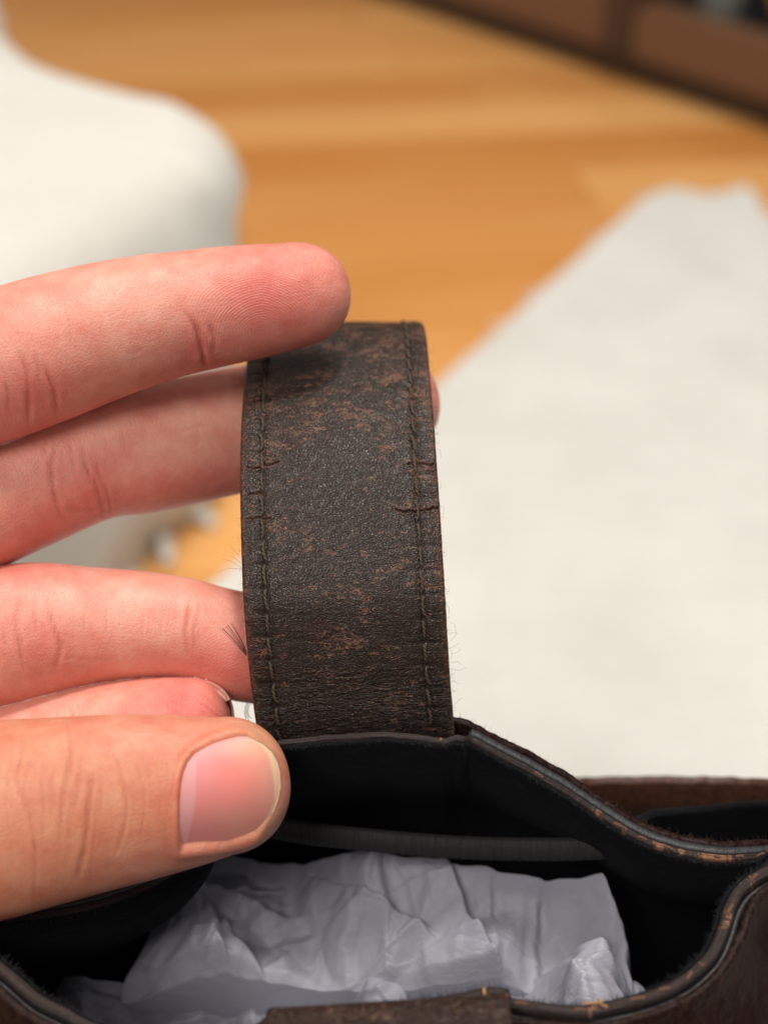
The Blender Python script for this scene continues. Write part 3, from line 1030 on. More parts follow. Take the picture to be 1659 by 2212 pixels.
    return ob, (q, C, X, T, Nn, Wm, s_front, t0, pitch, seed)


def stitch_mesh(L=.0031):
    parts = []
    x = np.linspace(-.5, .5, 21)
    for ph in (0, np.pi):
        a = x * 2 * np.pi * 2.3 + ph
        dipz = -.00042 * (np.abs(x) * 2) ** 3
        P = np.stack([.00010 * np.cos(a), x * L, .00010 * np.sin(a) + dipz], -1)
        r = .00016 * np.clip(1.25 - (np.abs(x) * 2) ** 4, .3, 1)
        parts.append(tube(P, r, 7))
    v, f = merge(parts)
    me = mesh_np('stitch', v, f)
    me.materials.append(M_THREAD)
    return me


STITCH = stitch_mesh()


def add_stitches(ob, info, smin=0.0, smax=None):
    q, C, X, T, Nn, Wm, s_front, t0, pitch, seed = info
    off = np.array(root_loc(ob))
    for left in (True, False):
        phase = .15 if left else .55
        k = 0
        while True:
            s = (k + .5 - phase) * pitch
            k += 1
            if s > (smax or s_front) + .004 or s > q[-1]:
                break
            if s < smin:
                continue
            i = np.searchsorted(q, s)
            w = .00012 * float(fbm(np.array([s * 220.]), np.array([0. + seed]), 2)[0])
            t = t0 + w if left else Wm - t0 - w
            n = Nn[i]
            P = C[i] + X[i] * (t - Wm / 2) + n * .00011
            Rm = np.stack([X[i] @ AX, T[i] @ AX, n @ AX], 1)
            o = link('stitch', STITCH, None, ob)
            Pw = wld(P) - off
            M4 = Matrix.Identity(4)
            for a in range(3):
                for b in range(3):
                    M4[a][b] = Rm[a, b]
                M4[a][3] = Pw[a]
            tw = Matrix.Rotation(.09 + random.uniform(-.06, .06), 4, 'Z') @ Matrix.Rotation(random.uniform(-1.5, 1.5), 4, 'Y')
            sc_ = random.uniform(.92, 1.08)
            o.matrix_basis = M4 @ tw @ Matrix.Diagonal((sc_, random.uniform(.9, 1.04), sc_, 1))


Lp = [(560, 1645), (558, 1620), (549, 1562), (541, 1500), (530, 1400), (523, 1300), (519, 1200), (516, 1100), (514.5, 1000), (517, 900), (522, 820), (530, 750), (536, 718), (541, 708), (548, 712), (560, 745), (575, 820), (590, 1000), (600, 1250), (598, 1450), (590, 1600), (585, 1690)]
Rp = [(988, 1622), (986, 1592), (981, 1540), (976, 1485), (970, 1390), (964, 1290), (958, 1190), (952, 1085), (946, 985), (940, 885), (933, 797), (927.5, 733), (924, 704), (920, 694), (916, 698), (905, 735), (895, 810), (885, 1000), (880, 1250), (885, 1440), (900, 1585), (910, 1680)]
dn = [.1940, .1925, .1902, .1888, .187, .186, .187, .1888, .1914, .1960, .2025, .210, .2165, .223, .2305, .240, .247, .253, .251, .243, .232, .222]
CR = [(2.6, .00040, [(533, 1010), (548, 1012), (562, 1008), (570, 1003), (585, 1006), (603, 1000)]),
      (2.2, .00030, [(536, 1068), (550, 1066), (566, 1066)]),
      (2.2, .00030, [(533, 1121), (552, 1120), (566, 1119), (585, 1122)]),
      (1.8, .00020, [(545, 962), (558, 960), (570, 957)]),
      (1.6, .00018, [(540, 1178), (556, 1176), (566, 1178)]), (1.6, .00018, [(535, 1236), (552, 1233), (567, 1236)]),
      (1.6, .00018, [(538, 1292), (555, 1290), (570, 1291)]), (1.6, .00018, [(542, 1345), (560, 1342), (574, 1345)]), (1.6, .00018, [(546, 1402), (562, 1400), (577, 1403)]),
      (1.6, .00018, [(548, 1450), (566, 1448), (580, 1452)]), (1.6, .00018, [(552, 1500), (570, 1497), (590, 1501)]),
      (2.6, .00042, [(881, 1003), (897, 1000), (903, 1002), (925, 1006), (937, 1004)]), (2.0, .00028, [(925, 1018), (938, 1017), (946, 1012)]),
      (2.8, .00045, [(855, 1101), (875, 1106), (890, 1103), (904, 1104), (920, 1102), (951, 1096)]),
      (2.0, .00028, [(880, 905), (893, 906), (902, 903)]), (1.8, .00024, [(884, 875), (896, 872), (904, 870)]), (2.0, .00028, [(889, 860), (899, 862), (910, 859)]),
      (1.8, .00024, [(884, 953), (896, 955), (901, 951)]), (1.8, .00022, [(903, 1066), (925, 1068), (948, 1064)]), (1.8, .00022, [(900, 1160), (925, 1158), (950, 1157)]),
      (1.6, .0002, [(908, 1215), (930, 1217), (955, 1213)]), (1.6, .0002, [(908, 1270), (930, 1268), (957, 1271)]), (1.6, .0002, [(912, 1322), (935, 1324), (958, 1320)]),
      (1.6, .0002, [(914, 1380), (940, 1377), (964, 1381)]), (1.6, .0002, [(917, 1432), (940, 1430), (966, 1433)]), (1.6, .0002, [(918, 1485), (945, 1483), (970, 1486)]), (1.6, .0002, [(920, 1530), (945, 1528), (972, 1530)]),
      (1.5, .00016, [(590, 1122), (640, 1126), (700, 1118), (760, 1121)]), (1.4, .00014, [(780, 1105), (820, 1111), (860, 1106)])]
for i in range(26):          # long creases low on the strap where it bends
    v0 = rng.uniform(1440, 1600)
    u0 = rng.uniform(560, 860)
    ln = rng.uniform(60, 190)
    CR.append((rng.uniform(1.6, 2.6), rng.uniform(.00008, .00017), [(u0, v0 + 8), (u0 + ln * .5, v0 + rng.uniform(-5, 5)), (min(u0 + ln, 965), v0 - 6)]))
handle, hinfo = strap('handle', Lp, Rp, dn, .0034, M_STRAP, bag, 14, cracks=CR)
handle['label'] = 'upright brown handle with stitched, cracked edges'
add_stitches(handle, hinfo, smin=.0035)

# second handle, folded down over the front
Lp2 = [(586, 2236), (584, 2246), (578, 2300), (572, 2400)]
Rp2 = [(1093, 2204), (1096, 2216), (1108, 2276), (1125, 2380)]
dn2 = [.1615, .1600, .158, .157]
h2, h2i = strap('handle', Lp2, Rp2, dn2, .0030, M_LEATHER2, bag, 3, fine=.0003, nt=150, seed=4, wrinkle_v=(2000, 2300))
h2['label'] = 'second handle folded down at the front, fuzzy brown'
add_stitches(h2, h2i, smin=.002)

TAN_STITCH = STITCH.copy()
TAN_STITCH.materials.clear()
TAN_STITCH.materials.append(m_plain('faded_tan_thread', (.115, .056, .032), .75, scale=900))
for ply in [o for o in bag.children if o.name.startswith('edge_ply')]:
    isback = ply is [o for o in bag.children if o.name.startswith('edge_ply')][0]
    off = np.array(root_loc(ply))
    last = -1e9
    for k in (IB if isback else IF):
        if abs(slen[k] - last) < 3.3 or pu[k] < (1030 if isback else 1125) or pu[k] > 1690:
            continue
        last = slen[k]
        if random.random() < .35:
            continue
        kb, ka = (k + 6) % NL, (k - 6) % NL
        o_, h_ = (.00108, -.00022) if isback else (.0014, .00034)
        T_ = unit(INNER[kb] - INNER[ka])
        N_ = unit(n0[k] - T_ * (n0[k] @ T_))
        Z_ = np.cross(N_, T_)
        if Z_[2] < 0:
            N_, Z_ = -N_, -Z_
        P_ = INNER[k] + n0[k] * o_ + UP * (h_ + jag[k]) - off
        M4 = Matrix.Identity(4)
        for a in range(3):
            M4[a][0], M4[a][1], M4[a][2], M4[a][3] = N_[a], T_[a], Z_[a], P_[a]
        o = link('stitch', TAN_STITCH, None, ply)
        o.matrix_basis = M4 @ Matrix.Rotation(random.uniform(-.3, .3), 4, 'Z') @ Matrix.Diagonal((1, random.uniform(.35, .8), .9, 1))

# ---- lint and loose threads
def hairs(name, roots, dirs, length, rad, mat, parent, curl=.5, seg=4):
    parts = []
    for b, d_ in zip(roots, dirs):
        Ln = length * rng.uniform(.45, 1.25)
        side = unit(rng.normal(size=3)) * curl
        t = np.linspace(0, 1, seg)[:, None]
        P = b + (d_ * t + side * t * t) * Ln
        parts.append(tube(P, rad * np.linspace(1, .4, seg), 3, cap=False))
    v, f = merge(parts)
    return tag(obj(name, v, f, mat, parent), kind='stuff')


def along(base, idx, cnt, o_, h_):
    k = rng.choice(idx, cnt)
    b = base[k] + n0[k] * o_ + UP * (h_ + jag[k])[:, None]
    return k, b


k, b = along(OUTER, IB, 600, -.0002, -.0004)
k_ok = (pu[k] > 990) | (pu[k] < 540)
k, b = k[k_ok], b[k_ok]
hairs('lint', b, unit(n0[k] * .6 + UP + rng.normal(size=(len(k), 3)) * .5), .0007, .00002, M_FUZZB, bag)
k, b = along(INNER, IF, 1900, .0003, -.0008)
hairs('lint', b, unit(-n0[k] * .5 + UP * .9 + rng.normal(size=(len(k), 3)) * .45), .00075, .00003, M_FUZZ, bag)
k, b = along(OUTER, IF, 1500, -.0006, .0)
hairs('lint', b, unit(n0[k] * .3 + UP + rng.normal(size=(len(k), 3)) * .6), .0006, .000022, M_FUZZB, bag)
k, b = along(INNER, IB, 1400, .0003, -.0007)
hairs('lint', b, unit(-n0[k] * .8 + UP * .5 + rng.normal(size=(len(k), 3)) * .5), .0006, .00002, M_FUZZ, bag)


def px_thread(pts, r):
    return tube(catmull(at(*np.array(pts).T), 24), r * np.linspace(1, .6, 24), 5)


fz = []
for i in range(13):          # frayed thread tuft at the left edge
    f_ = i / 12
    e = np.array([477 + 24 * f_ + rng.normal() * 1.5, 1360 - 16 * f_ + rng.normal() * 3])
    r0 = np.array([533 + rng.normal() * .6, 1408 + 10 * (1 - f_)])
    m0 = (e + r0) / 2 + np.array([1.0 + rng.normal() * .8, -1.0 + rng.normal()])
    fz.append(px_thread([(*r0, .1872), (*m0, .1860), (*e, .1853)], .000030))
for i in range(9):           # curl low on the left edge
    a = np.linspace(.3 * i % .9, 3.6 + (i * 1.3) % 2.4, 9)
    rr = (19 - a * 2.3) * (1 + .12 * i)
    fz.append(px_thread([(546 + rr_ * -math.sin(a_) * .6, 1534 + rr_ * math.cos(a_), .1895) for rr_, a_ in zip(rr, a)], .000019))
for pts in [[(518, 1200), (508, 1192), (497, 1178)], [(519, 1215), (508, 1207), (499, 1200)], [(520, 1230), (495, 1228), (470, 1236)], [(521, 1226), (498, 1212), (480, 1208)], [(517, 1165), (513, 1160), (511, 1157)],
            [(972, 1385), (984, 1372), (982, 1350), (972, 1345)], [(973, 1400), (986, 1394), (992, 1388)], [(974, 1412), (986, 1410), (996, 1402)], [(975, 1432), (988, 1430), (998, 1436)], [(976, 1445), (992, 1448), (1010, 1442)], [(977, 1470), (985, 1474), (994, 1478)], [(977, 1490), (984, 1494), (989, 1490)],
            [(983, 1522), (992, 1512), (1001, 1508)], [(971, 1372), (980, 1366), (989, 1370)], [(950, 1164), (955, 1158), (953, 1154)], [(520, 1318), (523, 1305), (530, 1290)]]:
    fz.append(px_thread([(u, v, .1885) for u, v in pts], .000018))
for i in range(70):         # fuzz on both cut edges of the handle
    v0 = rng.uniform(720, 1560)
    e = rng.random() < .6
    src = np.array(Rp[1:13] if e else Lp[1:13])
    o_ = np.argsort(src[:, 1])
    u0 = np.interp(v0, src[o_, 1], src[o_, 0])
    d0 = np.interp(v0, src[o_, 1], np.array(dn[1:13])[o_]) + .0015
    du = rng.uniform(2, 9) * (1 if e else -1)
    fz.append(px_thread([(u0 - du * .4, v0, d0), (u0 + du * .6, v0 + rng.normal() * 4, d0), (u0 + du, v0 + rng.normal() * 8, d0)], .000014))
v_, f_ = merge(fz)
tag(obj('frayed_thread', v_, f_, M_FUZZ, handle), kind='stuff')
# loose orange threads along the front rim
M_ORANGE = m_plain('tan_thread', (.42, .22, .09), .7)
oz = []
for pts in [[(712, 2186), (770, 2179), (812, 2175), (842, 2172)], [(1256, 2169), (1290, 2167), (1302, 2163)], [(1292, 2160), (1298, 2170), (1312, 2176)]]:
    oz.append(tube(catmull(at(*np.array([(u, v, .1626) for u, v in pts]).T), 20), .00013, 5))
for u, v in [(1045, 2148), (1094, 2160), (600, 2202)]:
    oz.append(tube(at(*np.array([(u, v - 12, .1640), (u + 2, v, .1628), (u, v + 8, .1628)]).T), .00016, 5))
v_, f_ = merge(oz)
tag(obj('loose_thread', v_, f_, M_ORANGE, bag), kind='stuff')

# ================================================================== TISSUE PAPER
def crumple(name, corners, n, amp, seed, label, hem=.03):
    r2 = np.random.default_rng(seed)
    c = at(*np.array(corners).T)          # back-left, back-right, front-right, front-left
    a, b = np.meshgrid(np.linspace(0, 1, n), np.linspace(0, 1, n), indexing='ij')
    P = (c[0] * ((1 - a) * (1 - b))[..., None] + c[1] * (a * (1 - b))[..., None] + c[2] * (a * b)[..., None] + c[3] * ((1 - a) * b)[..., None])
    X, Y = P[..., 0] * 1000, P[..., 1] * 1000
    H = np.zeros_like(X)
    for cnt, lam0, lam1, sl in ((5, 26, 46, .46), (7, 13, 24, .32), (12, 6, 13, .17)):
        for _ in range(cnt):
            an, lam, phs = r2.uniform(0, np.pi), r2.uniform(lam0, lam1), r2.uniform(0, 1)
            wx = X + lam * .35 * fbm(X / lam * .7 + phs * 50, Y / lam * .7 + seed, 2)
            wy = Y + lam * .35 * fbm(X / lam * .7 + seed, Y / lam * .7 + phs * 50, 2)
            f = (wx * math.cos(an) + wy * math.sin(an)) / lam + phs
            tri = np.abs((f % 1.0) - r2.uniform(.3, .7))
            msk = smooth01((vnoise(X / lam * .45 + phs * 90, Y / lam * .45) + .28) / .35)
            H += tri * lam * sl * msk
    for _ in range(9):
        H[1:-1, 1:-1] = (H[1:-1, 1:-1] * 2 + H[:-2, 1:-1] + H[2:, 1:-1] + H[1:-1, :-2] + H[1:-1, 2:]) / 6
    H = (H - H.mean()) * amp / 1000
    ed = np.minimum(np.minimum(a, 1 - a), np.minimum(b, 1 - b))
    H = H * (.35 + .65 * smooth01(ed / .12)) - .016 * np.clip(1 - ed / hem, 0, 1) ** 1.5
    wb_ = .0035 * fbm(Y * .16 + seed, X * 0 + 2.5, 4) * smooth01((a - .75) / .25) + .003 * fbm(Y * .13, X * 0 + seed, 3) * smooth01((.25 - a) / .25)
    P = P + UP * H[..., None]
    P[..., 0] += wb_
    P[..., 0] += .0016 * fbm(X * .12 + 7, Y * .12, 3)
    o = obj(name, P.reshape(-1, 3), [grid_faces(n, n)], M_TISSUE, smooth=True)
    sol = np.asarray(P)
    tag(o, label, 'tissue paper')
    return o


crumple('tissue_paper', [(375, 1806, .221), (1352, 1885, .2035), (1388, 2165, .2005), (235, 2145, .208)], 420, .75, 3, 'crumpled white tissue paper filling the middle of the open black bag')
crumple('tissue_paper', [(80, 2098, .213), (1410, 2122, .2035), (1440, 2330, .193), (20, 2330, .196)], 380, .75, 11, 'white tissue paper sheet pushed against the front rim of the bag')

# ================================================================== HAND
def finger(st, cap, flat, n=300, k=120, pw=2.15, tip_tilt=0.0):
    """st: (u, v, r_px, depth) from the tip side to the palm; cap: length of the rounded end in px"""
    st = np.array(st, float)
    c = loc3(st[:, 0], st[:, 1], st[:, 3])
    r = st[:, 2] / FPX * st[:, 3]
    G = catmull(np.concatenate([c, r[:, None]], 1), 3000)
    T0 = unit(G[0, :3] - G[40, :3])
    Lc = cap / FPX * st[0, 3]
    e = np.sin(np.linspace(np.pi / 2 * .985, 0, 70, endpoint=False))[:, None]
    capc = G[0, :3] + T0 * (Lc * e)
    capr = G[0, 3] * np.maximum(1 - e ** pw, 0) ** (1 / pw)
    capr[0] = 2e-4
    s = np.concatenate([[0], np.cumsum(np.linalg.norm(np.diff(G[:, :3], axis=0), axis=1))])
    q = s[-1] * np.linspace(0, 1, n + 1)[1:] ** 1.25
    Gs = np.stack([np.interp(q, s, G[:, j]) for j in range(4)], -1)
    C = np.concatenate([capc, G[:1, :3], Gs[:, :3]])
    Rr = np.concatenate([capr[:, 0], G[:1, 3], Gs[:, 3]])
    T = unit(np.gradient(C, axis=0))
    T[:66] = -T0
    for _ in range(25):
        T[1:-1] = T[1:-1] + T[:-2] + T[2:]
        T = unit(T)
    view = np.array([0, 0, 1.0]) - T * T[:, 2:3]
    Nf = unit(view)
    Bs = unit(np.cross(Nf, T))
    th = np.linspace(0, 2 * np.pi, k, endpoint=False)
    ct, sn = np.cos(th), np.sin(th)
    V = C[:, None] + Rr[:, None, None] * (sn[None, :, None] * Bs[:, None] + flat * ct[None, :, None] * Nf[:, None])
    arc = np.concatenate([[0], np.cumsum(np.linalg.norm(np.diff(C, axis=0), axis=1))]) * 1000
    mid_r = np.median(Rr) * 1000
    uv_ = np.zeros((len(C), k, 2))
    uv_[..., 0] = arc[:, None]
    tt = np.where(th > np.pi, th - 2 * np.pi, th)
    uv_[..., 1] = (tt * mid_r)[None]
    nrm = unit(np.cross(np.gradient(V, axis=0), np.roll(V, -1, 1) - np.roll(V, 1, 1)))
    if (nrm[200] * (V[200] - C[200])).sum() < 0:
        nrm = -nrm
    F = [grid_faces(len(C), k, wrap_m=True)]
    return dict(V=V, N=nrm, uv=uv_, F=F, C=C, R=Rr, B=Bs, Nf=Nf, n=len(C), k=k, flat=flat)


def crease(fg, specs):
    """specs: (width px, depth m, colour strength, polyline px)"""
    U, Vv, _ = uvd(fg['V'])
    fac = smooth01((fg['N'][..., 2] + .15) / .4)
    disp = np.zeros(U.shape)
    col = np.zeros(U.shape)
    for w, dep, cs, pts in specs:
        pts = np.array(pts, float)
        pp = catmull(np.concatenate([pts, np.zeros((len(pts), 1))], 1), 14)[:, :2] if len(pts) > 2 else pts
        d_ = polyline_dist(U, Vv, pp)
        mid_, hl = pp.mean(0), .5 * np.linalg.norm(pp[-1] - pp[0]) + 1
        fade = np.clip(1.25 - (np.hypot(U - mid_[0], Vv - mid_[1]) / hl) ** 2, 0, 1)
        w = w * (.72 + .4 * vnoise(Vv * .05 + mid_[0], U * .05))
        g_ = np.exp(-(d_ / w) ** 2) * fac
        lip = np.exp(-((d_ - w * 2.2) / (w * 1.6)) ** 2) * fac
        disp -= (dep * g_ - dep * .35 * lip) * fade
        col = np.maximum(col, g_ * cs * fade)
    fg['V'] = fg['V'] + fg['N'] * disp[..., None]
    fg['crease'] = np.maximum(fg.get('crease', 0), col)


def tone(fg, base, blobs):
    U, Vv, _ = uvd(fg['V'])
    c = np.tile(np.array(base, float), U.shape + (1,))
    for (u0, v0, ru, rv, col, a) in blobs:
        w = a * np.exp(-(((U - u0) / ru) ** 2 + ((Vv - v0) / rv) ** 2))
        c = c * (1 - w[..., None]) + np.array(col) * w[..., None]
    fg['tone'] = c


PINK = (.73, .345, .268)
TAN = (.61, .272, .165)
RED = (.69, .205, .175)
DRED = (.62, .150, .135)
PALE = (.81, .475, .385)

index = finger([(632, 638, 113, .1985), (562, 649, 121, .1978), (469, 663, 128, .1962), (395, 676, 132, .195), (328, 688, 138, .1938), (207, 720, 149, .192), (46, 773, 160, .190), (-200, 858, 162, .188), (-430, 950, 168, .188), (-720, 1040, 175, .192), (-950, 1100, 170, .197)], 126, .93)
middle = finger([(838, 872, 112, .2155), (700, 893, 126, .2150), (590, 914, 133, .2135), (495, 933, 136, .2110), (327, 967, 139, .2050), (198, 984, 142, .2015), (37, 1050, 146, .1985), (-80, 1096, 150, .196), (-300, 1150, 155, .195), (-470, 1190, 162, .195), (-720, 1250, 172, .197), (-950, 1280, 165, .20)], 112, .95)
ring = finger([(690, 1432, 104, .1995), (600, 1413, 112, .1993), (520, 1397, 117, .1988), (450, 1376, 112, .1982), (388, 1360, 113, .1977), (300, 1352, 119, .197), (200, 1353, 128, .1965), (88, 1360, 146, .1955), (-20, 1378, 152, .195), (-220, 1405, 150, .195), (-450, 1440, 155, .196), (-720, 1480, 168, .198), (-950, 1470, 160, .20)], 105, .93)
pinky = finger([(412, 1562, 97, .1925), (350, 1566, 102, .193), (250, 1578, 106, .1938), (100, 1608, 110, .1945), (0, 1632, 113, .195), (-220, 1665, 118, .196), (-450, 1680, 126, .198), (-720, 1660, 150, .200), (-950, 1620, 150, .201)], 86, .92)
thumb = finger([(486, 1698, 148, .1795), (408, 1709, 163, .1790), (312, 1721, 178, .1784), (213, 1735, 189, .1778), (112, 1751, 200, .1772), (10, 1768, 211, .1768), (-150, 1800, 217, .176), (-330, 1835, 228, .175), (-560, 1800, 255, .1755), (-850, 1640, 310, .180), (-1150, 1500, 340, .188)], 141, .80, n=320, k=150, pw=2.1)

crease(index, [(7, .00040, 1.0, [(412, 690), (424, 712), (432, 740), (440, 770), (446, 800)]), (5, .00018, .6, [(400, 672), (412, 690)]), (9, .00022, .5, [(452, 700), (462, 730), (466, 755)]),
               (6, .00030, .9, [(92, 790), (104, 815), (118, 845), (124, 900)]), (6, .00030, .8, [(40, 760), (55, 800), (62, 860), (60, 930)]), (5, .0002, .6, [(0, 790), (14, 830), (20, 890)]), (5, .00018, .6, [(72, 755), (80, 785), (86, 830)]),
               (4, .00012, .4, [(135, 650), (150, 700), (152, 760)]), (4, .00010, .35, [(175, 680), (188, 730)]), (4, .00010, .3, [(340, 610), (345, 640)]), (4, .0001, .3, [(240, 780), (290, 760), (330, 740)]), (4, .0001, .3, [(30, 700), (50, 740), (64, 760)])])
crease(middle, [(6, .00032, .9, [(120, 960), (112, 1010), (116, 1060), (130, 1110), (150, 1128)]), (6, .00030, .9, [(178, 960), (186, 1010), (208, 1050), (222, 1090), (226, 1118)]), (5, .0002, .6, [(200, 990), (216, 1030), (236, 1080), (240, 1112)]), (5, .0002, .6, [(96, 950), (100, 990), (112, 1020)]),
                (4, .00014, .5, [(146, 940), (154, 980), (160, 1020)]), (4, .0001, .4, [(262, 930), (268, 970)]), (3.5, .0001, .35, [(190, 900), (210, 940)]), (3.5, .0001, .3, [(420, 880), (426, 930), (424, 980)]), (5, .00016, .4, [(140, 1098), (180, 1104), (220, 1098)]), (3.5, .0001, .35, [(330, 935), (400, 925), (460, 915)])])
crease(ring, [(6, .00030, .9, [(412, 1290), (408, 1330), (402, 1370), (406, 1420)]), (5, .00018, .6, [(420, 1330), (418, 1370), (424, 1410)]), (4, .00012, .4, [(430, 1300), (427, 1350), (432, 1400)]),
              (7, .00032, .9, [(38, 1290), (36, 1340), (42, 1400), (50, 1450)]), (7, .00032, .9, [(100, 1290), (112, 1340), (130, 1400), (118, 1450)]), (5, .0002, .6, [(70, 1270), (75, 1320), (80, 1370)]), (5, .00018, .6, [(0, 1300), (8, 1350), (10, 1420)]),
              (4, .00012, .4, [(190, 1300), (182, 1340), (186, 1380)]), (4, .0001, .35, [(230, 1310), (228, 1370)]), (4, .0001, .3, [(265, 1300), (262, 1350)]), (4, .0001, .35, [(60, 1430), (130, 1420), (200, 1425), (260, 1420)]), (4, .0001, .3, [(310, 1310), (306, 1380)]), (4, .0001, .3, [(350, 1300), (348, 1380)])])
crease(pinky, [(5, .00022, .7, [(150, 1530), (156, 1560), (160, 1590)]), (4, .00012, .4, [(120, 1530), (124, 1570)]), (4, .00014, .5, [(392, 1490), (424, 1512), (460, 1540), (480, 1552)])])
crease(thumb, [(7, 0.000288, 1.0, [(200, 1676), (193, 1730), (188, 1790), (180, 1850), (168, 1900)]), (6, 0.000216, .8, [(146, 1570), (150, 1640), (140, 1700), (132, 1770), (126, 1830)]), (5, 0.000173, .7, [(232, 1610), (256, 1660), (272, 1720), (270, 1780), (250, 1850)]),
               (5, 0.000187, .7, [(48, 1600), (34, 1680), (42, 1710), (68, 1780), (76, 1860), (74, 1940)]), (4, 0.000130, .6, [(64, 1640), (54, 1690), (58, 1740), (66, 1780)]), (4, 0.000130, .5, [(96, 1620), (90, 1690), (94, 1750), (92, 1820)]), (4, 0.000144, .6, [(115, 1650), (112, 1700), (118, 1750)]),
               (4, 0.000144, .6, [(172, 1640), (170, 1700), (160, 1760)]), (4, 0.000115, .5, [(216, 1650), (220, 1700), (216, 1770)]), (3.5, 0.000101, .45, [(285, 1640), (306, 1690), (312, 1750), (300, 1820)]), (3.5, 0.000086, .4, [(240, 1570), (285, 1610), (318, 1660), (330, 1720)]),
               (3, 0.000072, .4, [(340, 1660), (346, 1720), (338, 1790)]), (3, 0.000072, .35, [(358, 1640), (364, 1720), (356, 1800)]), (3, 0.000072, .3, [(230, 1560), (280, 1575), (330, 1600)]), (3.5, 0.000086, .4, [(20, 1640), (12, 1720), (18, 1800), (30, 1880)]), (4, 0.000115, .5, [(206, 1740), (204, 1800), (196, 1860)]), (4, 0.000101, .45, [(144, 1740), (150, 1800), (148, 1860)])])

tone(index, PINK, [(620, 640, 150, 120, RED, .75), (560, 630, 110, 70, DRED, .55), (430, 745, 60, 60, DRED, .55), (690, 600, 60, 60, PINK, .4), (300, 640, 160, 90, PALE, .35), (90, 840, 70, 90, RED, .5), (-50, 900, 150, 150, RED, .4)])
tone(middle, PINK, [(460, 900, 110, 60, PALE, .6), (180, 1060, 120, 90, RED, .55), (60, 1150, 160, 70, RED, .6), (520, 1060, 160, 50, RED, .5), (860, 870, 90, 90, RED, .5), (280, 930, 110, 80, PALE, .25)])
tone(ring, PINK, [(500, 1440, 110, 90, RED, .75), (90, 1400, 80, 60, DRED, .6), (60, 1280, 120, 50, PALE, .5), (300, 1330, 150, 60, PALE, .35), (80, 1480, 120, 40, PALE, .4), (0, 1230, 160, 50, RED, .5)])
tone(pinky, PINK, [(420, 1520, 110, 70, RED, .85), (380, 1510, 60, 40, DRED, .4), (80, 1560, 140, 70, PALE, .5)])
tone(thumb, TAN, [(420, 1900, 260, 70, PINK, .8), (300, 1575, 160, 45, PINK, .55), (590, 1760, 50, 110, (.66, .38, .27), .6), (190, 1780, 80, 110, (.55, .24, .135), .45), (520, 1600, 90, 40, (.68, .45, .27), .6), (360, 1720, 60, 120, (.60, .225, .14), .75), (440, 1580, 110, 45, (.66, .28, .19), .7), (460, 1860, 130, 40, (.62, .26, .19), .7), (615, 1720, 30, 90, (.62, .30, .23), .8)])
for fg in (index, middle, ring, pinky, thumb):
    U, Vv, _ = uvd(fg['V'])
    fg['ridge'] = np.zeros(U.shape)
U, Vv, _ = uvd(index['V'])
index['ridge'] = np.exp(-(((U - 580) / 190) ** 2 + ((Vv - 670) / 140) ** 2) ** 2)
U, Vv, _ = uvd(ring['V'])
ring['ridge'] = .5 * smooth01((U - 430) / 40)
U, Vv, _ = uvd(pinky['V'])
pinky['ridge'] = .4 * smooth01((U - 200) / 80)

# thumb nail: skin is pressed in under the plate and rolls up round it
YN = np.linspace(-1, 1, 61)
XN = np.linspace(0, 1, 61)
_y = np.array([-1, -.85, -.7, -.5, -.3, 0, .3, .6, .85, 1])
prox = lambda y: np.interp(y, _y, [446, 418, 405, 396, 391, 388, 387, 387, 388, 391])
dist_ = lambda y: np.interp(y, _y, [540, 570, 588, 600, 605, 606.5, 601, 588, 571, 556])
topv = lambda x: np.interp(x, [0, .2, .45, .7, .9, 1], [1614, 1604, 1596, 1590, 1590, 1594])
botv = lambda x: np.interp(x, [0, .3, .6, .85, 1], [1836, 1830, 1823, 1813, 1802])
XX, YY = np.meshgrid(XN, YN, indexing='ij')
NU = prox(YY) + (dist_(YY) - prox(YY)) * XX
NV = (topv(XX) + botv(XX)) / 2 + (botv(XX) - topv(XX)) / 2 * YY
outline = np.concatenate([np.stack([NU[0], NV[0]], -1), np.stack([NU[1:, -1], NV[1:, -1]], -1), np.stack([NU[-1, ::-1], NV[-1, ::-1]], -1), np.stack([NU[::-1, 0], NV[::-1, 0]], -1)])


def surf(fg, u, v, lift):
    """point of the finger's front surface seen at (u, v), lifted along its normal"""
    C, Rr = fg['C'], fg['R']
    cu, cv, cd = uvd(C)
    out = np.zeros(u.shape + (3,))
    Tn = unit(np.gradient(np.stack([cu, cv], -1), axis=0))
    u1, v1 = u.ravel(), v.ravel()
    al = (u1[:, None] - cu[None]) * Tn[None, :, 0] + (v1[:, None] - cv[None]) * Tn[None, :, 1]
    i = np.argmin(np.abs(al), axis=1)
    perp = -(u1 - cu[i]) * Tn[i, 1] + (v1 - cv[i]) * Tn[i, 0]
    bm_ = perp / FPX * cd[i]
    su = np.sign((fg['B'][i] * np.stack([-Tn[i, 1], -Tn[i, 0], 0 * i], -1)).sum(-1))
    sn = np.clip(bm_ / np.maximum(Rr[i], 1e-6), -.995, .995) * su
    cs = np.sqrt(1 - sn ** 2)
    nr = unit(sn[:, None] * fg['B'][i] + cs[:, None] / fg['flat'] * fg['Nf'][i])
    P = C[i] + Rr[i, None] * (sn[:, None] * fg['B'][i] + fg['flat'] * cs[:, None] * fg['Nf'][i]) + nr * lift.ravel()[:, None]
    return P.reshape(u.shape + (3,))


def inside_poly(U, V, poly):
    c = np.zeros(U.shape, bool)
    a = poly
    b = np.roll(poly, -1, 0)
    for (x0, y0), (x1, y1) in zip(a, b):
        cond = ((y0 > V) != (y1 > V)) & (U < (x1 - x0) * (V - y0) / (y1 - y0 + 1e-12) + x0)
        c ^= cond
    return c


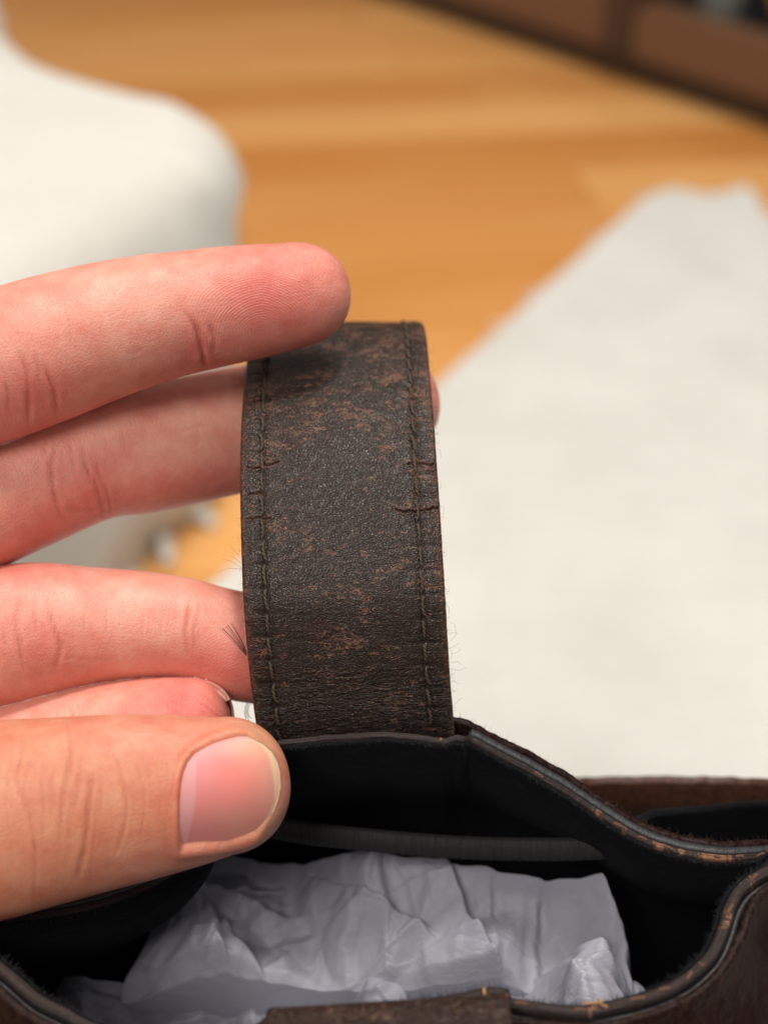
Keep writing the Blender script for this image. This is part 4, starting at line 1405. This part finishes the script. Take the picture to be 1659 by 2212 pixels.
# a flat camera-side dome for the plate: smoother than the tip cap
def plate_lift(x, y):
    return .00035 + .0006 * (1 - y ** 2) * np.sin(np.clip(x, 0, 1) * 2.6) - .0001 * x


NP = surf(thumb, NU, NV, 0 * NU)
# fit a smooth quadric-ish plate in camera depth
AA = np.stack([np.ones(NU.size), (NU.ravel() - 490) / 100, (NV.ravel() - 1715) / 100, ((NU.ravel() - 490) / 100) ** 2, ((NV.ravel() - 1715) / 100) ** 2, ((NU.ravel() - 490) / 100) * ((NV.ravel() - 1715) / 100), ((NV.ravel() - 1715) / 100) ** 4, ((NU.ravel() - 490) / 100) ** 3], 1)
wgt = np.where(XX.ravel() < .85, 1, .25)
coef = np.linalg.lstsq(AA * wgt[:, None], -NP[..., 2].ravel() * wgt, rcond=None)[0]
DZ = (AA @ coef).reshape(NU.shape) - .00030 - .00025 * np.sin(XX * 3.0) * (1 - YY ** 2)
NPs = loc3(NU, NV, DZ)
U, Vv, Dd = uvd(thumb['V'])
front = thumb['N'][..., 2] > .05
dd = polyline_dist(U, Vv, np.concatenate([outline, outline[:1]]))
ins = inside_poly(U, Vv, outline) & front
distal = smooth01((U - 545) / 40)
nz_ = smooth01((thumb['N'][..., 2] - .25) / .4)
lift = np.where(ins, -.0007 * smooth01(dd / 12), 0) * nz_
fold = np.where(~ins & front, np.exp(-((dd - 10) / 11) ** 2), 0) * (.00040 * (1 - distal) + .00005)
crease_n = np.where(~ins & front, np.exp(-(dd / 5) ** 2), 0)
thumb['V'] = thumb['V'] + thumb['N'] * (lift + fold * nz_)[..., None]
thumb['crease'] = np.maximum(thumb['crease'], crease_n * .55 * (1 - distal))

# palm and wrist, out of frame to the left: loft from the knuckles to the forearm
def loft_palm():
    st = [(-640, 1250, 330, .195, 92), (-760, 1262, 480, .1955, 150), (-900, 1278, 560, .196, 185), (-1150, 1310, 560, .197, 205), (-1450, 1345, 500, .199, 215), (-1750, 1380, 430, .202, 215), (-2000, 1410, 400, .205, 220), (-2400, 1450, 420, .211, 245), (-3200, 1530, 500, .224, 320), (-4000, 1600, 560, .238, 380)]
    st = np.array(st, float)
    c = loc3(st[:, 0], st[:, 1], st[:, 3])
    w = st[:, 2] / FPX * st[:, 3]
    h = st[:, 4] / FPX * st[:, 3]
    G = catmull(np.concatenate([c, w[:, None], h[:, None]], 1), 120)
    T = unit(np.gradient(G[:, :3], axis=0))
    Nf = unit(np.array([0, 0, 1.0]) - T * T[:, 2:3])
    Bs = unit(np.cross(Nf, T))
    k = 72
    th = np.linspace(0, 2 * np.pi, k, endpoint=False)
    sn, ct = np.sin(th), np.cos(th)
    ee = lambda x: np.sign(x) * np.abs(x) ** .8
    V = G[:, None, :3] + G[:, None, 3:4] * ee(sn)[None, :, None] * Bs[:, None] + G[:, None, 4:5] * ee(ct)[None, :, None] * Nf[:, None]
    m = len(G)
    uv_ = np.zeros((m, k, 2))
    uv_[..., 0] = np.arange(m)[:, None] * 1.2
    uv_[..., 1] = th[None] * 15
    return dict(V=V, uv=uv_, F=[grid_faces(m, k, wrap_m=True)], crease=np.zeros((m, k)), ridge=np.zeros((m, k)), tone=np.tile(np.array(PINK), (m, k, 1)), n=m, k=k)


palm = loft_palm()


def closed(fg, flip=False):
    n, k = fg['n'], fg['k']
    F = fg['F'][0]
    V = fg['V'].copy()
    caps = [np.array([list(range(k))[::-1]]), np.array([[(n - 1) * k + j for j in range(k)]])]
    return V.reshape(-1, 3), [F] + caps


def part_mesh(nm, fg):
    v, f = closed(fg)
    me = mesh_np(nm, wld(v), f, fg['uv'].reshape(-1, 2), {'tone': fg['tone'].reshape(-1, 3), 'crease': fg['crease'].ravel(), 'ridge': fg['ridge'].ravel()})
    bm = bmesh.new()
    bm.from_mesh(me)
    bmesh.ops.recalc_face_normals(bm, faces=bm.faces)
    bm.to_mesh(me)
    bm.free()
    return me


meshes = [part_mesh('m', fg) for fg in (palm, thumb, index, middle, ring, pinky)]
hand = link('hand', meshes[0], M_SKIN)
tag(hand, 'bare hand pinching the upright brown handle, thumb in front and fingers behind', 'hand')
temps = []
for me in meshes[1:]:
    t_ = link('t', me, M_SKIN)
    temps.append(t_)
    md = hand.modifiers.new('join', 'BOOLEAN')
    md.operation = 'UNION'
    md.solver = 'MANIFOLD'
    md.object = t_
dg = bpy.context.evaluated_depsgraph_get()
dg.update()
res = bpy.data.meshes.new_from_object(hand.evaluated_get(dg), preserve_all_data_layers=True, depsgraph=dg)
print('HAND verts', len(res.vertices), 'parts', sum(len(m.vertices) for m in meshes), [a.name for a in res.attributes])
hand.modifiers.clear()
hand.data = res
res.name = 'hand'
for t_ in temps:
    bpy.data.objects.remove(t_)
for q_ in res.polygons:
    q_.use_smooth = True

# nails
tone_n = np.zeros(NU.shape + (3,))
tone_n[:] = (.71, .235, .215)


def dab(u0, v0, ru, rv, col, a, p=2):
    w = (a * np.exp(-(np.abs((NU - u0) / ru) ** p + np.abs((NV - v0) / rv) ** p)))[..., None]
    tone_n[:] = tone_n * (1 - w) + np.array(col) * w


dab(492, 1645, 50, 45, (.76, .20, .19), .85)
dab(520, 1690, 60, 60, (.78, .26, .21), .6)
dab(430, 1660, 40, 60, (.66, .28, .31), .6)
dab(430, 1800, 90, 40, (.64, .25, .25), .6)
dab(520, 1780, 50, 40, (.70, .34, .26), .6)
dab(580, 1700, 32, 90, (.70, .36, .27), .6)
dab(555, 1612, 60, 36, (.68, .42, .28), .65)
w = (smooth01((.17 - .10 * np.abs(YY + .0) ** 2 - XX) / .025) * smooth01((YY + .80) / .15))[..., None] * .75
tone_n[:] = tone_n * (1 - w) + np.array((.70, .36, .36)) * w
bd0 = .925 + .02 * np.sin(YY * 4)
w = (smooth01((XX - bd0) / .025) * (1 - .5 * smooth01((XX - .975) / .02)))[..., None] * .85
tone_n[:] = tone_n * (1 - w) + np.array((.72, .53, .34)) * w
n_ = len(XN)
rimv = NPs - np.array([0, 0, .0007])
order = np.concatenate([np.arange(0, n_) * n_ + 0, (n_ - 1) * n_ + np.arange(1, n_), (np.arange(n_ - 2, -1, -1)) * n_ + n_ - 1, np.arange(n_ - 2, 0, -1)])
Vn = np.concatenate([NPs.reshape(-1, 3), rimv.reshape(-1, 3)[order]])
nb_ = n_ * n_
m_ = len(order)
side = np.array([[order[i], order[(i + 1) % m_], nb_ + (i + 1) % m_, nb_ + i] for i in range(m_)])
uvn = np.concatenate([np.stack([XX * 13, YY * 6.5], -1).reshape(-1, 2), np.stack([XX * 13, YY * 6.5], -1).reshape(-1, 2)[order]])
tn = np.concatenate([tone_n.reshape(-1, 3), tone_n.reshape(-1, 3)[order]])
o = link('fingernail', mesh_np('fingernail', wld(Vn), [grid_faces(n_, n_), side], uvn, {'tone': tn}), M_NAIL, hand)
o['label'] = 'pink thumbnail with a pale free edge'
# little finger nail, seen from its edge at the fingertip
i0 = 70
c_ = pinky['C'][i0]
rr, fl_ = pinky['R'][i0], .92
Lc_ = 86 / FPX * .1925
ax = unit(pinky['C'][0] - pinky['C'][i0])
bs, nf = pinky['B'][i0], pinky['Nf'][i0]
be = np.linspace(0.02, .985, 22)
Aq, Bq = np.meshgrid(np.linspace(-1, 1, 34) * R(96), be, indexing='ij')
ee_ = Bq + .0
rad = rr * (.955 + .050 * smooth01((R(96) - np.abs(Aq)) / R(34))) * np.maximum(1 - (ee_ * .93) ** 2.3, 0) ** (1 / 2.3)
Pn = c_ + ax * (ee_ * Lc_ * 1.03)[..., None] + bs * (rad * np.sin(Aq))[..., None] - nf * (fl_ * rad * np.cos(Aq))[..., None]
tn2 = np.tile(np.array((.64, .29, .23)), Aq.shape + (1,))
tn2[:, -5:] = (.68, .40, .31)
# give it thickness
nn_ = unit(np.cross(np.gradient(Pn, axis=0), np.gradient(Pn, axis=1)))
P2 = Pn + nn_ * .0004
V2 = np.concatenate([Pn.reshape(-1, 3), P2.reshape(-1, 3)])
a_, b_ = Aq.shape
g1 = grid_faces(a_, b_)
bd_ = np.concatenate([np.arange(0, a_) * b_, (a_ - 1) * b_ + np.arange(1, b_), np.arange(a_ - 2, -1, -1) * b_ + b_ - 1, np.arange(b_ - 2, 0, -1)])
sd_ = np.array([[bd_[i], bd_[(i + 1) % len(bd_)], a_ * b_ + bd_[(i + 1) % len(bd_)], a_ * b_ + bd_[i]] for i in range(len(bd_))])
o = link('fingernail', mesh_np('fingernail', wld(V2), [g1, g1[:, ::-1] + a_ * b_, sd_], np.concatenate([np.stack([Bq * 9, Aq * 5], -1).reshape(-1, 2)] * 2), {'tone': np.concatenate([tn2.reshape(-1, 3)] * 2)}), M_NAIL2, hand)
o['label'] = 'little finger nail seen edge-on'
print('TRIS', sum(len(o.data.loop_triangles) if not o.data.calc_loop_triangles() else 0 for o in sc.objects if o.type == 'MESH'))
